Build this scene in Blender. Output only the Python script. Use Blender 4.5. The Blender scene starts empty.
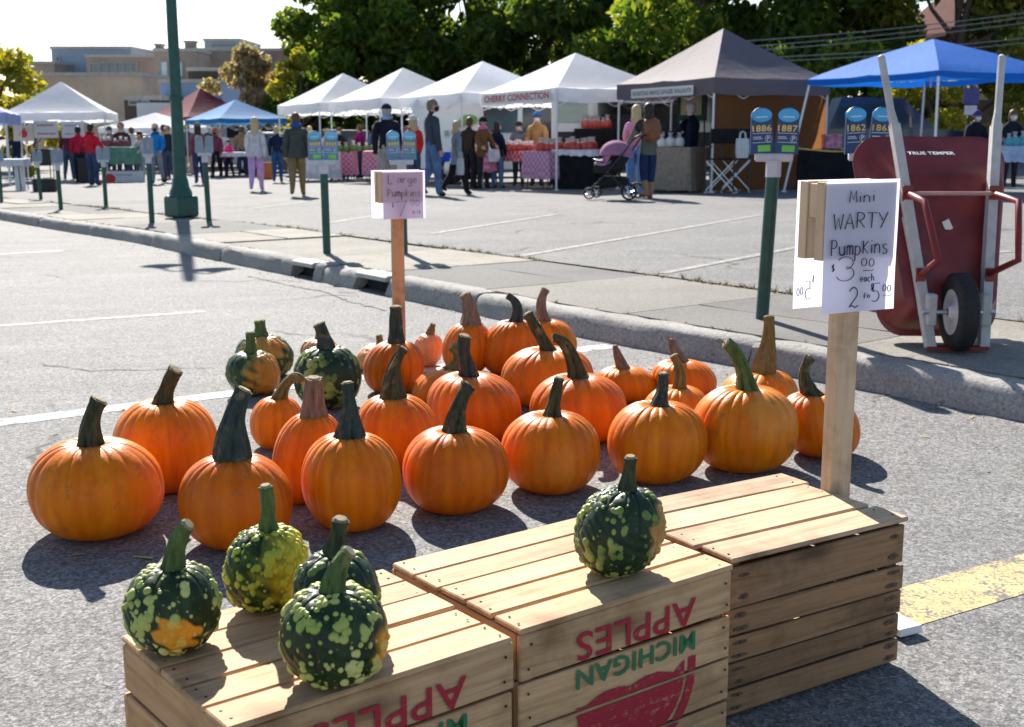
import bpy, bmesh, math, random
import numpy as np
from mathutils import Vector, Matrix, Euler
R = math.radians
rng = random.Random(7)
SC = bpy.context.scene
COL = SC.collection

# ------------------------------------------------------------ camera, sky, sun, exposure
CAMF, HORIZ, CAMH, W, H_ = 1250.0, 120.0, 1.22, 1024, 727
cd = bpy.data.cameras.new('camera'); co = bpy.data.objects.new('camera', cd); COL.objects.link(co)
PITCH = math.atan((H_/2-HORIZ)/CAMF)
co.location = (0, 0, CAMH); co.rotation_euler = (math.pi/2-PITCH, 0, 0)
cd.sensor_width = 36; cd.lens = CAMF/W*36; cd.clip_start = .05; cd.clip_end = 3000
cd.dof.use_dof = True; cd.dof.focus_distance = 2.9; cd.dof.aperture_fstop = 9.0
SC.camera = co
SUN_EL, SUN_AZ = R(35), R(-15)            # azimuth measured from +Y, negative = towards -X
wd = bpy.data.worlds.new('World'); SC.world = wd; wd.use_nodes = True
nt = wd.node_tree; bgn = nt.nodes['Background']; sky = nt.nodes.new('ShaderNodeTexSky')
sky.sky_type = 'NISHITA'; sky.sun_disc = False; sky.sun_elevation = SUN_EL; sky.sun_rotation = SUN_AZ
sky.air_density = 1.0; sky.dust_density = 0.35; sky.ozone_density = 1.2
nt.links.new(sky.outputs[0], bgn.inputs[0]); bgn.inputs[1].default_value = 0.072
sd = bpy.data.lights.new('sun', 'SUN'); sd.energy = 4.8; sd.angle = R(.5); sd.color = (1, .945, .86)
so = bpy.data.objects.new('sun', sd); COL.objects.link(so)
sdir = Vector((math.sin(SUN_AZ)*math.cos(SUN_EL), math.cos(SUN_AZ)*math.cos(SUN_EL), math.sin(SUN_EL)))
so.rotation_euler = sdir.to_track_quat('Z', 'Y').to_euler()
SC.view_settings.view_transform = 'Standard'; SC.view_settings.look = 'None'
SC.view_settings.gamma = 1; SC.view_settings.exposure = 1.25

# ------------------------------------------------------------ helpers
def tag(o, label=None, cat=None, group=None, kind=None):
    if label: o['label'] = label
    if cat: o['category'] = cat
    if group: o['group'] = group
    if kind: o['kind'] = kind
    return o
def thing(name, label, cat, loc=(0,0,0), rz=0, group=None):
    o = bpy.data.objects.new(name, None); COL.objects.link(o); o.empty_display_size = .1
    o.location = loc; o.rotation_euler = (0, 0, rz)
    return tag(o, label, cat, group)
def copy_tree(o, parent=None):
    c = o.copy(); COL.objects.link(c); c.parent = parent
    for ch in list(o.children): copy_tree(ch, c)
    return c
def link(name, me, parent=None, loc=None, rz=None):
    o = bpy.data.objects.new(name, me); COL.objects.link(o)
    if parent: o.parent = parent
    if loc is not None: o.location = loc
    if rz is not None: o.rotation_euler = (0, 0, rz)
    return o
def sp(x): return math.log1p(math.exp(x)) if x < 30 else x
def slope(x, y):
    s = (-x+1.15*y)/1.524
    return -.0235*(sp(s-5)-sp(s-45))
def ray(px, py):
    u = (px-W/2)/CAMF; v = -(py-H_/2)/CAMF
    c, s = math.cos(PITCH), math.sin(PITCH)
    return Vector((u, c+v*s, -s+v*c))
def spot(px, py, off=0.):
    z = off
    for _ in range(40):
        r = ray(px, py); t = (z-CAMH)/r.z; x, y = r.x*t, r.y*t
        z = .6*z+.4*(slope(x, y)+off)
    return Vector((x, y, slope(x, y)+off))
def at(px, py, Y):
    r = ray(px, py); t = Y/r.y
    return Vector((r.x*t, Y, CAMH+r.z*t))
LOT = .14
def lot(x, y): return slope(x, y)+LOT

class MB:
    def __init__(s): s.v=[]; s.f=[]; s.m=[]
    def add(s, vs, fs, m=0, M=None):
        n=len(s.v)
        s.v += [tuple(M@Vector(p)) for p in vs] if M is not None else [tuple(p) for p in vs]
        s.f += [tuple(i+n for i in f) for f in fs]; s.m += [m]*len(fs)
    def box(s, c, d, m=0, M=None, bev=0):
        x,y,z=[q/2 for q in d]
        if bev > 0:
            b=min(bev,x*.45,y*.45,z*.45); bm=bmesh.new(); bmesh.ops.create_cube(bm,size=1)
            for q in bm.verts: q.co=Vector((q.co.x*2*x,q.co.y*2*y,q.co.z*2*z))
            bmesh.ops.bevel(bm,geom=list(bm.edges),offset=b,segments=1,affect='EDGES')
            bm.verts.ensure_lookup_table()
            vs=[q.co+Vector(c) for q in bm.verts]; fs=[[q.index for q in f.verts] for f in bm.faces]; bm.free()
        else:
            vs=[Vector(c)+Vector((i*x,j*y,k*z)) for i in(-1,1) for j in(-1,1) for k in(-1,1)]
            fs=[(0,1,3,2),(4,6,7,5),(0,4,5,1),(2,3,7,6),(0,2,6,4),(1,5,7,3)]
        s.add(vs,fs,m,M)
    def tube(s, path, rad, n=8, m=0, M=None, cap=True, squash=1.0, ridge=None):
        path=[Vector(p) for p in path]; k=len(path)
        if not hasattr(rad,'__len__'): rad=[rad]*k
        vs=[]; up=None
        for i,p in enumerate(path):
            d=(path[min(i+1,k-1)]-path[max(i-1,0)]).normalized()
            if up is None: up=Vector((0,0,1)) if abs(d.z)<.9 else Vector((0,1,0))
            a=d.cross(up).normalized(); up=a.cross(d).normalized()
            for j in range(n):
                t=2*math.pi*j/n; r=rad[i]*(1+(ridge(t,i/(k-1)) if ridge else 0))
                vs.append(p+a*math.cos(t)*r+up*math.sin(t)*r*squash)
        fs=[(i*n+j,i*n+(j+1)%n,(i+1)*n+(j+1)%n,(i+1)*n+j) for i in range(k-1) for j in range(n)]
        s.add(vs,fs,m,M)
        if cap:
            s.add(vs[:n],[tuple(range(n))[::-1]],m,M); s.add(vs[-n:],[tuple(range(n))],m,M)
    def bar(s,a,b,r,n=6,m=0,M=None): s.tube([a,b],r,n,m,M)
    def lathe(s, prof, n=16, m=0, M=None, sx=1, sy=1):
        vs=[(r*math.cos(2*math.pi*j/n)*sx,r*math.sin(2*math.pi*j/n)*sy,z) for r,z in prof for j in range(n)]
        fs=[(i*n+j,i*n+(j+1)%n,(i+1)*n+(j+1)%n,(i+1)*n+j) for i in range(len(prof)-1) for j in range(n)]
        s.add(vs,fs,m,M)
    def ell(s,c,r,n=12,m=0,M=None,lo=-1.,hi=1.):
        k=max(5,n//2); pr=[]
        for i in range(k+1):
            t=math.asin(lo)+(math.asin(hi)-math.asin(lo))*i/k
            pr.append((max(math.cos(t),1e-3),math.sin(t)))
        T=Matrix.Translation(Vector(c))@Matrix.Diagonal((*r,1))
        s.lathe(pr,n,m,(M@T) if M is not None else T)
    def prism(s, pts, z0, z1, m=0, M=None):
        n=len(pts); vs=[(x,y,z0) for x,y in pts]+[(x,y,z1) for x,y in pts]
        fs=[tuple(range(n))[::-1],tuple(range(n,2*n))]+[(i,(i+1)%n,n+(i+1)%n,n+i) for i in range(n)]
        s.add(vs,fs,m,M)
    def build(s,name,mats,parent=None,smooth=False,loc=None,rz=None):
        me=bpy.data.meshes.new(name); me.from_pydata(s.v,[],s.f)
        if not isinstance(mats,(list,tuple)): mats=[mats]
        for q in mats: me.materials.append(q)
        me.polygons.foreach_set('material_index',s.m)
        if smooth: me.polygons.foreach_set('use_smooth',[True]*len(s.f))
        me.update()
        bm=bmesh.new(); bm.from_mesh(me); bmesh.ops.recalc_face_normals(bm,faces=list(bm.faces)); bm.to_mesh(me); bm.free()
        if smooth:
            try: me.set_sharp_from_angle(angle=R(50))
            except Exception: pass
        return link(name,me,parent,loc,rz)

# ------------------------------------------------------------ materials
class NT:
    def __init__(s,name):
        s.mat=bpy.data.materials.new(name); s.mat.use_nodes=True; s.t=s.mat.node_tree; s.n=s.t.nodes
        s.b=s.n['Principled BSDF']; s.out=s.n['Material Output']
    def new(s,ty,**k):
        q=s.n.new(ty)
        for a,v in k.items(): setattr(q,a,v)
        return q
    def l(s,a,b): s.t.links.new(a,b)
    def coord(s,scale=(1,1,1),out='Object',rnd=False,island=False):
        tc=s.new('ShaderNodeTexCoord'); mp=s.new('ShaderNodeMapping'); mp.inputs['Scale'].default_value=scale
        src=tc.outputs[out]
        if rnd or island:
            o=s.new('ShaderNodeNewGeometry').outputs['Random Per Island'] if island else s.new('ShaderNodeObjectInfo').outputs['Random']
            ad=s.new('ShaderNodeVectorMath',operation='MULTIPLY_ADD'); cb=s.new('ShaderNodeCombineXYZ')
            for i in range(3): s.l(o,cb.inputs[i])
            s.l(cb.outputs[0],ad.inputs[0]); ad.inputs[1].default_value=(13,37,71); s.l(src,ad.inputs[2]); src=ad.outputs[0]
        s.l(src,mp.inputs[0]); return mp.outputs[0]
    def noise(s,vec,scale,detail=4,rough=.55,dist=0):
        q=s.new('ShaderNodeTexNoise'); q.inputs['Scale'].default_value=scale; q.inputs['Detail'].default_value=detail
        q.inputs['Roughness'].default_value=rough; q.inputs['Distortion'].default_value=dist
        if vec is not None: s.l(vec,q.inputs['Vector'])
        return q.outputs['Fac']
    def ramp(s,fac,stops):
        q=s.new('ShaderNodeValToRGB'); e=q.color_ramp.elements
        while len(e)<len(stops): e.new(.5)
        for i,(p,c) in enumerate(stops):
            e[i].position=p; e[i].color=(*c,1) if hasattr(c,'__len__') else (c,c,c,1)
        s.l(fac,q.inputs[0]); return q.outputs[0]
    def mix(s,fac,a,b,mode='MIX'):
        q=s.new('ShaderNodeMix',data_type='RGBA',blend_type=mode)
        for k,v in ((0,fac),(6,a),(7,b)):
            if isinstance(v,(int,float)): q.inputs[k].default_value=v
            elif isinstance(v,tuple): q.inputs[k].default_value=(*v,1)
            else: s.l(v,q.inputs[k])
        return q.outputs[2]
    def math(s,op,a,b=None):
        q=s.new('ShaderNodeMath',operation=op)
        for i,v in enumerate((a,b)):
            if v is None: continue
            if isinstance(v,(int,float)): q.inputs[i].default_value=v
            else: s.l(v,q.inputs[i])
        return q.outputs[0]
    def attr(s,name): return s.new('ShaderNodeAttribute',attribute_name=name).outputs['Fac']
    def bump(s,h,strength=.3,dist=.01,prev=None):
        q=s.new('ShaderNodeBump'); q.inputs['Strength'].default_value=strength; q.inputs['Distance'].default_value=dist
        s.l(h,q.inputs['Height'])
        if prev is not None: s.l(prev,q.inputs['Normal'])
        s.l(q.outputs[0],s.b.inputs['Normal']); return q.outputs[0]
    def set(s,col=None,rough=None,spec=None,metal=None):
        if col is not None:
            if isinstance(col,tuple): s.b.inputs['Base Color'].default_value=(*col,1)
            else: s.l(col,s.b.inputs['Base Color'])
        if rough is not None:
            if isinstance(rough,(int,float)): s.b.inputs['Roughness'].default_value=rough
            else: s.l(rough,s.b.inputs['Roughness'])
        if spec is not None: s.b.inputs['Specular IOR Level'].default_value=spec
        if metal is not None: s.b.inputs['Metallic'].default_value=metal
        return s
def mul(c,k): return tuple(min(1,q*k) for q in c)
_mc={}
def plain(name,col,rough=.6,var=.18,scale=6,spec=.4,metal=0,bump=0,transl=0):
    if name in _mc: return _mc[name]
    t=NT(name); v=t.coord(rnd=True); n=t.noise(v,scale,5)
    c=t.ramp(n,[(.25,mul(col,1-var)),(.75,mul(col,1+var))]); t.set(c,rough,spec,metal)
    if bump: t.bump(t.noise(v,scale*8,3),bump,.004)
    if transl:
        tr=t.new('ShaderNodeBsdfTranslucent'); t.l(c,tr.inputs[0]); mx=t.new('ShaderNodeMixShader'); mx.inputs[0].default_value=transl
        t.l(t.b.outputs[0],mx.inputs[1]); t.l(tr.outputs[0],mx.inputs[2]); t.l(mx.outputs[0],t.out.inputs[0])
    _mc[name]=t.mat; return t.mat
def cloth(col,transl=0,name=None):
    return plain(name or 'fabric %.3f %.3f %.3f %.1f'%(*col,transl),col,.9,.32,6,.15,0,.35,transl)

def m_asphalt(name,base,spec=.28):
    t=NT(name); v=t.coord(out='Object')
    big=t.noise(v,.35,5,.6); mid=t.noise(v,3.2,6,.65); fine=t.noise(v,150,3,.7); gr=t.noise(v,210,2,.6)
    c1=t.ramp(big,[(.3,mul(base,.80)),(.7,mul(base,1.2))])
    c2=t.mix(t.ramp(mid,[(.35,0.),(.7,1.)]),mul(base,.82),c1,)
    c2=t.mix(.55,c1,c2); oil=t.ramp(t.noise(v,1.1,5,.6),[(.60,0.),(.72,1.)]); c2=t.mix(t.math('MULTIPLY',oil,.45),c2,mul(base,.5)); pale=t.ramp(t.noise(t.coord((.5,1.7,1)),1.3,6,.7),[(.5,0.),(.75,1.)]); c2=t.mix(t.math('MULTIPLY',pale,.5),c2,mul(base,1.45))
    ag=t.ramp(fine,[(.34,.52),(.5,.95),(.66,1.5)])
    c3=t.mix(1.0,c2,ag,'MULTIPLY')
    vo=t.new('ShaderNodeTexVoronoi',feature='F1'); vo.inputs['Scale'].default_value=120; t.l(v,vo.inputs['Vector'])
    st=t.ramp(vo.outputs['Color'],[(.80,0.),(.86,1.)]); vo2=t.new('ShaderNodeTexVoronoi',feature='F1'); vo2.inputs['Scale'].default_value=85; t.l(v,vo2.inputs['Vector']); c3=t.mix(1.,c3,t.ramp(vo2.outputs['Color'],[(.15,.62),(.5,1.),(.85,1.38)]),'MULTIPLY')
    c3=t.mix(t.math('MULTIPLY',st,.55),c3,mul(base,2.1))
    # cracks in the old surface
    wv=t.new('ShaderNodeVectorMath',operation='MULTIPLY_ADD'); nz=t.new('ShaderNodeTexNoise'); nz.inputs['Scale'].default_value=2.2; nz.inputs['Detail'].default_value=6
    t.l(v,nz.inputs['Vector']); t.l(nz.outputs['Color'],wv.inputs[0]); wv.inputs[1].default_value=(.7,.7,.0); t.l(v,wv.inputs[2])
    vc=t.new('ShaderNodeTexVoronoi',feature='DISTANCE_TO_EDGE'); vc.inputs['Scale'].default_value=.42; t.l(wv.outputs[0],vc.inputs['Vector'])
    cr=t.ramp(vc.outputs['Distance'],[(.0,1.),(.0045,.7),(.009,0.)])
    msk=t.ramp(t.noise(v,.55,2),[(.52,0.),(.6,1.)])
    crk=t.math('MULTIPLY',cr,msk)
    c4=t.mix(crk,c3,mul(base,.25))
    t.set(c4,t.ramp(fine,[(.3,.95),(.7,.76)]),spec)
    hgt=t.math('SUBTRACT',t.math('ADD',t.math('MULTIPLY',fine,.8),t.math('MULTIPLY',gr,.3)),t.math('MULTIPLY',crk,2.))
    t.bump(hgt,.6,.004)
    return t.mat
def m_concrete(name,base,island=False):
    t=NT(name); v=t.coord(); a=t.noise(v,1.3,6,.65); f=t.noise(v,70,4,.7); pit=t.noise(v,26,3,.5)
    c=t.ramp(a,[(.25,mul(base,.68)),(.5,base),(.8,mul(base,1.22))])
    if island:
        ri=t.new('ShaderNodeNewGeometry').outputs['Random Per Island']
        c=t.mix(1.,c,t.ramp(ri,[(0.,(.50,.51,.54)),(.3,(.62,.62,.64)),(.42,(.95,.93,.88)),(.7,(1.1,1.05,.97)),(1.,(.85,.84,.82))]),'MULTIPLY')
    c=t.mix(1.,c,t.ramp(f,[(.3,.55),(.55,1.),(.75,1.35)]),'MULTIPLY')
    c=t.mix(t.ramp(pit,[(.30,.75),(.37,0.)]),c,mul(base,.4)); c=t.mix(t.math('MULTIPLY',t.ramp(t.noise(v,2.6,7,.72),[(.50,0.),(.66,1.)]),.55),c,mul(base,.42))
    t.set(c,.9,.25); t.bump(t.math('ADD',f,t.math('MULTIPLY',pit,.6)),.7,.006); return t.mat
def m_wood(name,light,dark,contrast=1.,stain=0.,axis=0,transl=0):
    t=NT(name); sc=[26,26,26]; sc[axis]=1.1
    v=t.coord(tuple(sc),island=True); g=t.noise(v,1.6,9,.74,1.2)
    v2=t.coord((1,1,1),island=True); blot=t.noise(v2,7,4,.6)
    ri=t.new('ShaderNodeNewGeometry').outputs['Random Per Island']
    c=t.ramp(g,[(.30,dark),(.47,tuple((a*.6+b*.4) for a,b in zip(light,dark))),(.62,light),(.8,mul(light,1.1))])
    c=t.mix(1.,c,t.ramp(ri,[(0,(.80,.77,.72)),(.5,(1.,.98,.95)),(1,(1.12,1.08,1.0))]),'MULTIPLY')
    c=t.mix(1.,c,t.ramp(blot,[(.28,(.62,.56,.50)),(.5,(1,1,1)),(.8,(1.08,1.07,1.04))]),'MULTIPLY')
    sk=[7,7,7]; sk[axis]=2.6
    vk=t.new('ShaderNodeTexVoronoi',feature='F1'); vk.inputs['Scale'].default_value=1.0; vk.inputs['Randomness'].default_value=1
    t.l(t.coord(tuple(sk),island=True),vk.inputs['Vector'])
    kn=t.ramp(vk.outputs['Distance'],[(.07,1.),(.13,.55),(.21,0.)])
    c=t.mix(t.math('MULTIPLY',kn,.8),c,mul(dark,.4))
    if stain: c=t.mix(t.math('MULTIPLY',t.ramp(t.noise(v2,3.,5,.7),[(.5,0.),(.72,1.)]),stain),c,mul(dark,.45))
    t.set(c,.72,.3); t.bump(g,.35,.003)
    if transl:
        pass
    return t.mat
WOOD_LIGHT=m_wood('pale crate wood',(.66,.425,.24),(.36,.19,.09),stain=.45)
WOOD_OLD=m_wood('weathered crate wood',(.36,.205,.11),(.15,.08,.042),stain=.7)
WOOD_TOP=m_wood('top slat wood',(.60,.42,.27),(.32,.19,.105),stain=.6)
WOOD_STAKE=m_wood('stake wood',(.62,.46,.32),(.45,.31,.20),axis=2)
WOOD_PINK=m_wood('reddish stake wood',(.62,.36,.20),(.45,.24,.13),axis=2)
ASPHALT=m_asphalt('road asphalt',(.176,.171,.167))
LOTASPH=m_asphalt('lot asphalt',(.170,.166,.162),.15)
CONC=m_concrete('kerb concrete',(.36,.34,.315))
SLAB=m_concrete('sidewalk concrete',(.29,.275,.25),island=True)
METALW=plain('white powder coated tube',(.72,.73,.76),.4,.05,5)
STEEL=plain('steel',(.55,.56,.58),.35,.1,20,.5,.9)
BLACKM=plain('black metal',(.02,.02,.022),.45)
RUBBER=plain('rubber',(.018,.018,.02),.75,.3,30)
GREENM=plain('dark green paint',(.012,.075,.060),.42,.25,12)
GLASS=plain('dark glass',(.03,.045,.05),.08,.1,3,.6)
GLASST=plain('teal glass',(.30,.42,.40),.1,.2,3,.6)
WHITEP=plain('white car paint',(.72,.74,.76),.25,.04,2,.5)

# ------------------------------------------------------------ terrain: road, kerb, sidewalk, car park
def axis_pts(a,b,dense0,dense1,step,grow=1.25):
    out=[dense0]; q=dense0; st=step
    while q<dense1: q+=step; out.append(q)
    q=dense1
    while q<b: st*=grow; q+=st; out.append(q)
    q=dense0; st=step; pre=[]
    while q>a: st*=grow; q-=st; pre.append(q)
    return pre[::-1]+out
def sheet(name,xs,ys,zf,m):
    mb=MB(); nx=len(xs)
    mb.add([(x,y,zf(x,y)) for y in ys for x in xs],[(j*nx+i,j*nx+i+1,(j+1)*nx+i+1,(j+1)*nx+i) for j in range(len(ys)-1) for i in range(nx-1)])
    return tag(mb.build(name,m,smooth=True),kind='structure')
sheet('road',axis_pts(-900,900,-14,10,1.),axis_pts(-60,1500,-3,40,1.),slope,ASPHALT)

KP=[(40,-42),(9,-3.4),(3.6,3.25),(2.11,5.07),(1.6,5.72),(.8,6.68),(.38,7.22),(-.27,8.2),(-1.5,10.15),(-2.8,12.2),(-4.62,15.15),(-6.4,17.6),(-9,21.4),(-18,33.5),(-60,90),(-200,278)]
def _resample():
    P=[Vector(p) for p in KP]; out=[]
    for i in range(len(P)-1):
        p0=P[max(i-1,0)];p1=P[i];p2=P[i+1];p3=P[min(i+2,len(P)-1)]
        L=(p2-p1).length; n=max(1,int(L/.25)) if L<20 else 12
        for k in range(n):
            t=k/n
            if i in(0,len(P)-2,len(P)-3): q=p1.lerp(p2,t)
            else: q=p1.lerp(p2,t)*.5+ .25*((2*p1)+(-p0+p2)*t+(2*p0-5*p1+4*p2-p3)*t*t+(-p0+3*p1-3*p2+p3)*t**3)
            out.append(q)
    out.append(P[-1]); return out
KL=_resample()
KS=[0.]
for i in range(1,len(KL)): KS.append(KS[-1]+(KL[i]-KL[i-1]).length)
def kat(s):
    i=min(max(int(np.searchsorted(KS,s))-1,0),len(KL)-2)
    t=(s-KS[i])/(KS[i+1]-KS[i]); d=(KL[i+1]-KL[i]).normalized()
    a=KL[max(i-3,0)]; b=KL[min(i+4,len(KL)-1)]; d=(b-a).normalized()
    return KL[i].lerp(KL[i+1],t), Vector((d.y,-d.x))      # point, outward normal (towards the car park)
def kproj(x,y):
    d=[(KL[i]-Vector((x,y))).length for i in range(len(KL))]; i=int(np.argmin(d)); return KS[i]
s_near=kproj(3.6,3.25); s_far=kproj(-18,33.5)
inl=[(kproj(-1.78,10.58)-.22,kproj(-1.78,10.58)+.22),(kproj(-1.02,9.38)-.27,kproj(-1.02,9.38)+.27)]
inl.sort()
def kerb():
    mb=MB(); prof=[(-.045,-.05),(-.03,.015),(-.012,.085),(.0,.118),(.022,.136),(.06,.143),(.155,.141),(.165,.10)]
    s=s_near-8; rg=random.Random(3); joint=kproj(1.2,6.2)
    breaks=sorted([joint+k*2.45 for k in range(-6,16)]+[a for p in inl for a in p])
    edges=[s]+[b for b in breaks if b>s]+[s_far,s_far+60]
    for a,b in zip(edges[:-1],edges[1:]):
        if any(abs(a-p[0])<1e-6 for p in inl): continue
        if b-a<.05: continue
        n=max(2,int((b-a)/.12)); 
        if b-a>20: n=20
        vs=[]; dz=rg.uniform(-.008,.006); dn=rg.uniform(-.008,.008)
        for i in range(n+1):
            q=a+.006+(b-a-.012)*i/n; p,nn=kat(q); e=.012 if i in(0,n) else 0
            for (d,z) in prof:
                d2=d+dn+rg.uniform(-.008,.008)+e*1.2; z2=z+(dz+rg.uniform(-.006,.005)-e if z>.05 else 0)
                w=p+nn*d2; vs.append((w.x,w.y,slope(w.x,w.y)+z2))
        k=len(prof)
        mb.add(vs,[(i*k+j,i*k+j+1,(i+1)*k+j+1,(i+1)*k+j) for i in range(n) for j in range(k-1)]+[tuple(range(k)),tuple(range(n*k,n*k+k))[::-1]])
    o=mb.build('kerb',CONC,smooth=True); tag(o,kind='structure')
    # drain inlets: a pale lintel on top of a dark throat
    for a,b in inl:
        t=thing('drain_inlet','kerb drain inlet with pale lintel over a dark throat, %s'%('behind the large pumpkins sign' if a==inl[0][0] else 'beside a green post'),'drain')
        li=MB(); th=MB(); n=6
        def strip(m,pr):
            vs=[]
            for i in range(n+1):
                p,nn=kat(a+.005+(b-a-.01)*i/n)
                for d,z in pr:
                    w=p+nn*d; vs.append((w.x,w.y,slope(w.x,w.y)+z))
            k=len(pr); m.add(vs,[(i*k+j,i*k+(j+1)%k,(i+1)*k+(j+1)%k,(i+1)*k+j) for i in range(n) for j in range(k)]+[tuple(range(k)),tuple(range(n*k,n*k+k))[::-1]])
        strip(li,[(-.008,.098),(-.006,.128),(.012,.141),(.16,.141),(.16,.098)])
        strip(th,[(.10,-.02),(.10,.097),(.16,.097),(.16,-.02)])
        li.build('lintel',plain('pale worn concrete',(.42,.40,.37),.8,.2,20),t,True); th.build('throat',plain('painted drain recess shade',(.02,.02,.02),.9),t)  # throat: near-black colour stands in for the shade inside the opening
kerb()
def band(name,d0,d1,m,off=LOT,ds=None,kind='structure',s0=None,s1=None,step=.5):
    mb=MB(); ss=[]; q=s_near-30 if s0 is None else s0; e=s_far+150 if s1 is None else s1
    while q<e: ss.append(q); q+=step if q<s_far else 15
    ds=ds or [d0,d1]; vs=[]
    for s in ss:
        p,n=kat(s)
        for d in ds: w=p+n*d; vs.append((w.x,w.y,slope(w.x,w.y)+off))
    k=len(ds); mb.add(vs,[(i*k+j,i*k+j+1,(i+1)*k+j+1,(i+1)*k+j) for i in range(len(ss)-1) for j in range(k-1)])
    return tag(mb.build(name,m,smooth=True),kind=kind)
SWW=1.58
band('car_park',SWW+.09,0,LOTASPH,LOT-.012,[SWW+.09+q for q in (0,1,2,3,5,7,9,12,15,19,24,30,40,60,100,200)])
band('verge_soil',.15,SWW+.14,plain('dry soil',(.16,.125,.075),.95,.35,30,.1,0,.6),LOT-.03)
def sidewalk():
    mb=MB(); rg=random.Random(11); s=s_near-8
    while s<s_far+6:
        L=rg.choice([1.5,1.5,1.8,2.3]); 
        cuts=[(.18,SWW-.01)] if rg.random()<.45 else [(.18,.18+rg.uniform(.45,.8)),]
        if len(cuts)==1 and cuts[0][1]<SWW-.1: cuts.append((cuts[0][1]+.012,SWW-.01))
        for d0,d1 in cuts:
            dz=rg.uniform(-.008,.008); n=4; vs=[]; 
            for i in range(n+1):
                p,nn=kat(s+.007+(L-.014)*i/n)
                for j in range(4):
                    d=d0+(d1-d0)*j/3+(rg.uniform(-.012,.012) if j in(0,3) else 0); w=p+nn*d
                    vs.append((w.x,w.y,slope(w.x,w.y)+LOT-.004+dz))
            k=4; fs=[(i*k+j,i*k+j+1,(i+1)*k+j+1,(i+1)*k+j) for i in range(n) for j in range(k-1)]
            m=len(vs); rim=[i*k for i in range(n+1)]+[n*k+j for j in range(1,k)]+[i*k+k-1 for i in range(n-1,-1,-1)]+[j for j in range(k-2,0,-1)]
            vs+= [(vs[i][0],vs[i][1],vs[i][2]-.05) for i in rim]; q=len(rim)
            fs+=[(rim[i],rim[(i+1)%q],m+(i+1)%q,m+i) for i in range(q)]
            mb.add(vs,fs)
        s+=L
    tag(mb.build('sidewalk',SLAB),kind='structure')
sidewalk()
def m_paint(name,col,under,wear):
    t=NT(name); v=t.coord(); n=t.noise(v,16,6,.75); f=t.noise(v,95,3,.7)
    fac=t.ramp(t.math('ADD',t.math('MULTIPLY',n,.65),t.math('MULTIPLY',f,.35)),[(wear-.03,0.),(wear+.03,1.)])
    c=t.mix(fac,under,t.mix(1.,t.ramp(t.noise(v,4,4),[(.3,mul(col,.8)),(.7,col)]),t.ramp(f,[(.3,.7),(.6,1.1)]),'MULTIPLY'))
    t.set(c,.8,.3); t.bump(f,.6,.005); return t.mat
WHTF=m_paint('nearly gone white paint',(.48,.48,.47),(.178,.176,.178),.51); YEL=m_paint('worn yellow paint',(.60,.455,.22),(.15,.145,.13),.47); WHT=m_paint('worn white paint',(.60,.60,.59),(.17,.17,.175),.47)
WHT2=m_paint('faint lot paint',(.40,.37,.31),(.165,.161,.157),.525)
def mark(a,b,w,m,off,name='road_marking'):
    a=Vector(a[:2]);b=Vector(b[:2]); d=(b-a).normalized(); n=Vector((-d.y,d.x)); L=(b-a).length; k=max(2,int(L/.4)); mb=MB(); vs=[]
    for i in range(k+1):
        p=a.lerp(b,i/k)
        for s in(-.5,.5): q=p+n*w*s; vs.append((q.x,q.y,slope(q.x,q.y)+off))
    mb.add(vs,[(2*i,2*i+1,2*i+3,2*i+2) for i in range(k)]); return tag(mb.build(name,m),kind='structure')
mark((.62,2.78),(2.3,3.80),.20,YEL,.0015)
mark((-4.3,3.63),(.55,6.85),.135,WHT,.0015)
mark((-7.5,5.9),(-2.1,8.47),.10,WHTF,.0015)
mark((-14,8.0),(-5,13.9),.12,WHT,.0015)
for a,b in [((520,255),(762,214)),((662,272),(830,240)),((330,222),(430,206)),((900,262),(1010,250)),((250,208),(330,198)),((430,233),(560,213))]:
    p=spot(*a,LOT);q=spot(*b,LOT); mark(p,q,.10,WHT2,LOT-.008,'parking_line')
def crack(pts,w,off=.003,seed=1):
    rg=random.Random(seed); P=[spot(*p) for p in pts]; mb=MB(); vs=[]; path=[]
    for i in range(len(P)-1):
        n=max(2,int((P[i+1]-P[i]).length/.06))
        for k in range(n):
            q=P[i].lerp(P[i+1],k/n); path.append(q+Vector((rg.uniform(-.015,.015),rg.uniform(-.015,.015),0)))
    for i,p in enumerate(path):
        ww=w*rg.uniform(.3,1.)*(.2 if i in(0,len(path)-1) else 1)
        for s in(-1,1): vs.append((p.x,p.y+s*ww,slope(p.x,p.y+s*ww)+off))
    mb.add(vs,[(2*i,2*i+1,2*i+3,2*i+2) for i in range(len(path)-1)])
    tag(mb.build('road_crack',plain('tar black crack',(.045,.043,.042),.95)),kind='structure')
crack([(38,364),(60,367),(90,371),(150,370),(230,367)],.006,seed=2)
crack([(130,237),(170,241),(200,246),(225,252),(262,262)],.03,seed=3)
crack([(248,276),(268,281),(300,288),(322,291),(350,302),(374,308),(392,312)],.022,seed=4)
crack([(870,398),(915,392),(940,396)],.012,seed=5)
crack([(920,410),(975,408),(1015,404)],.006,seed=6)

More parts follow.
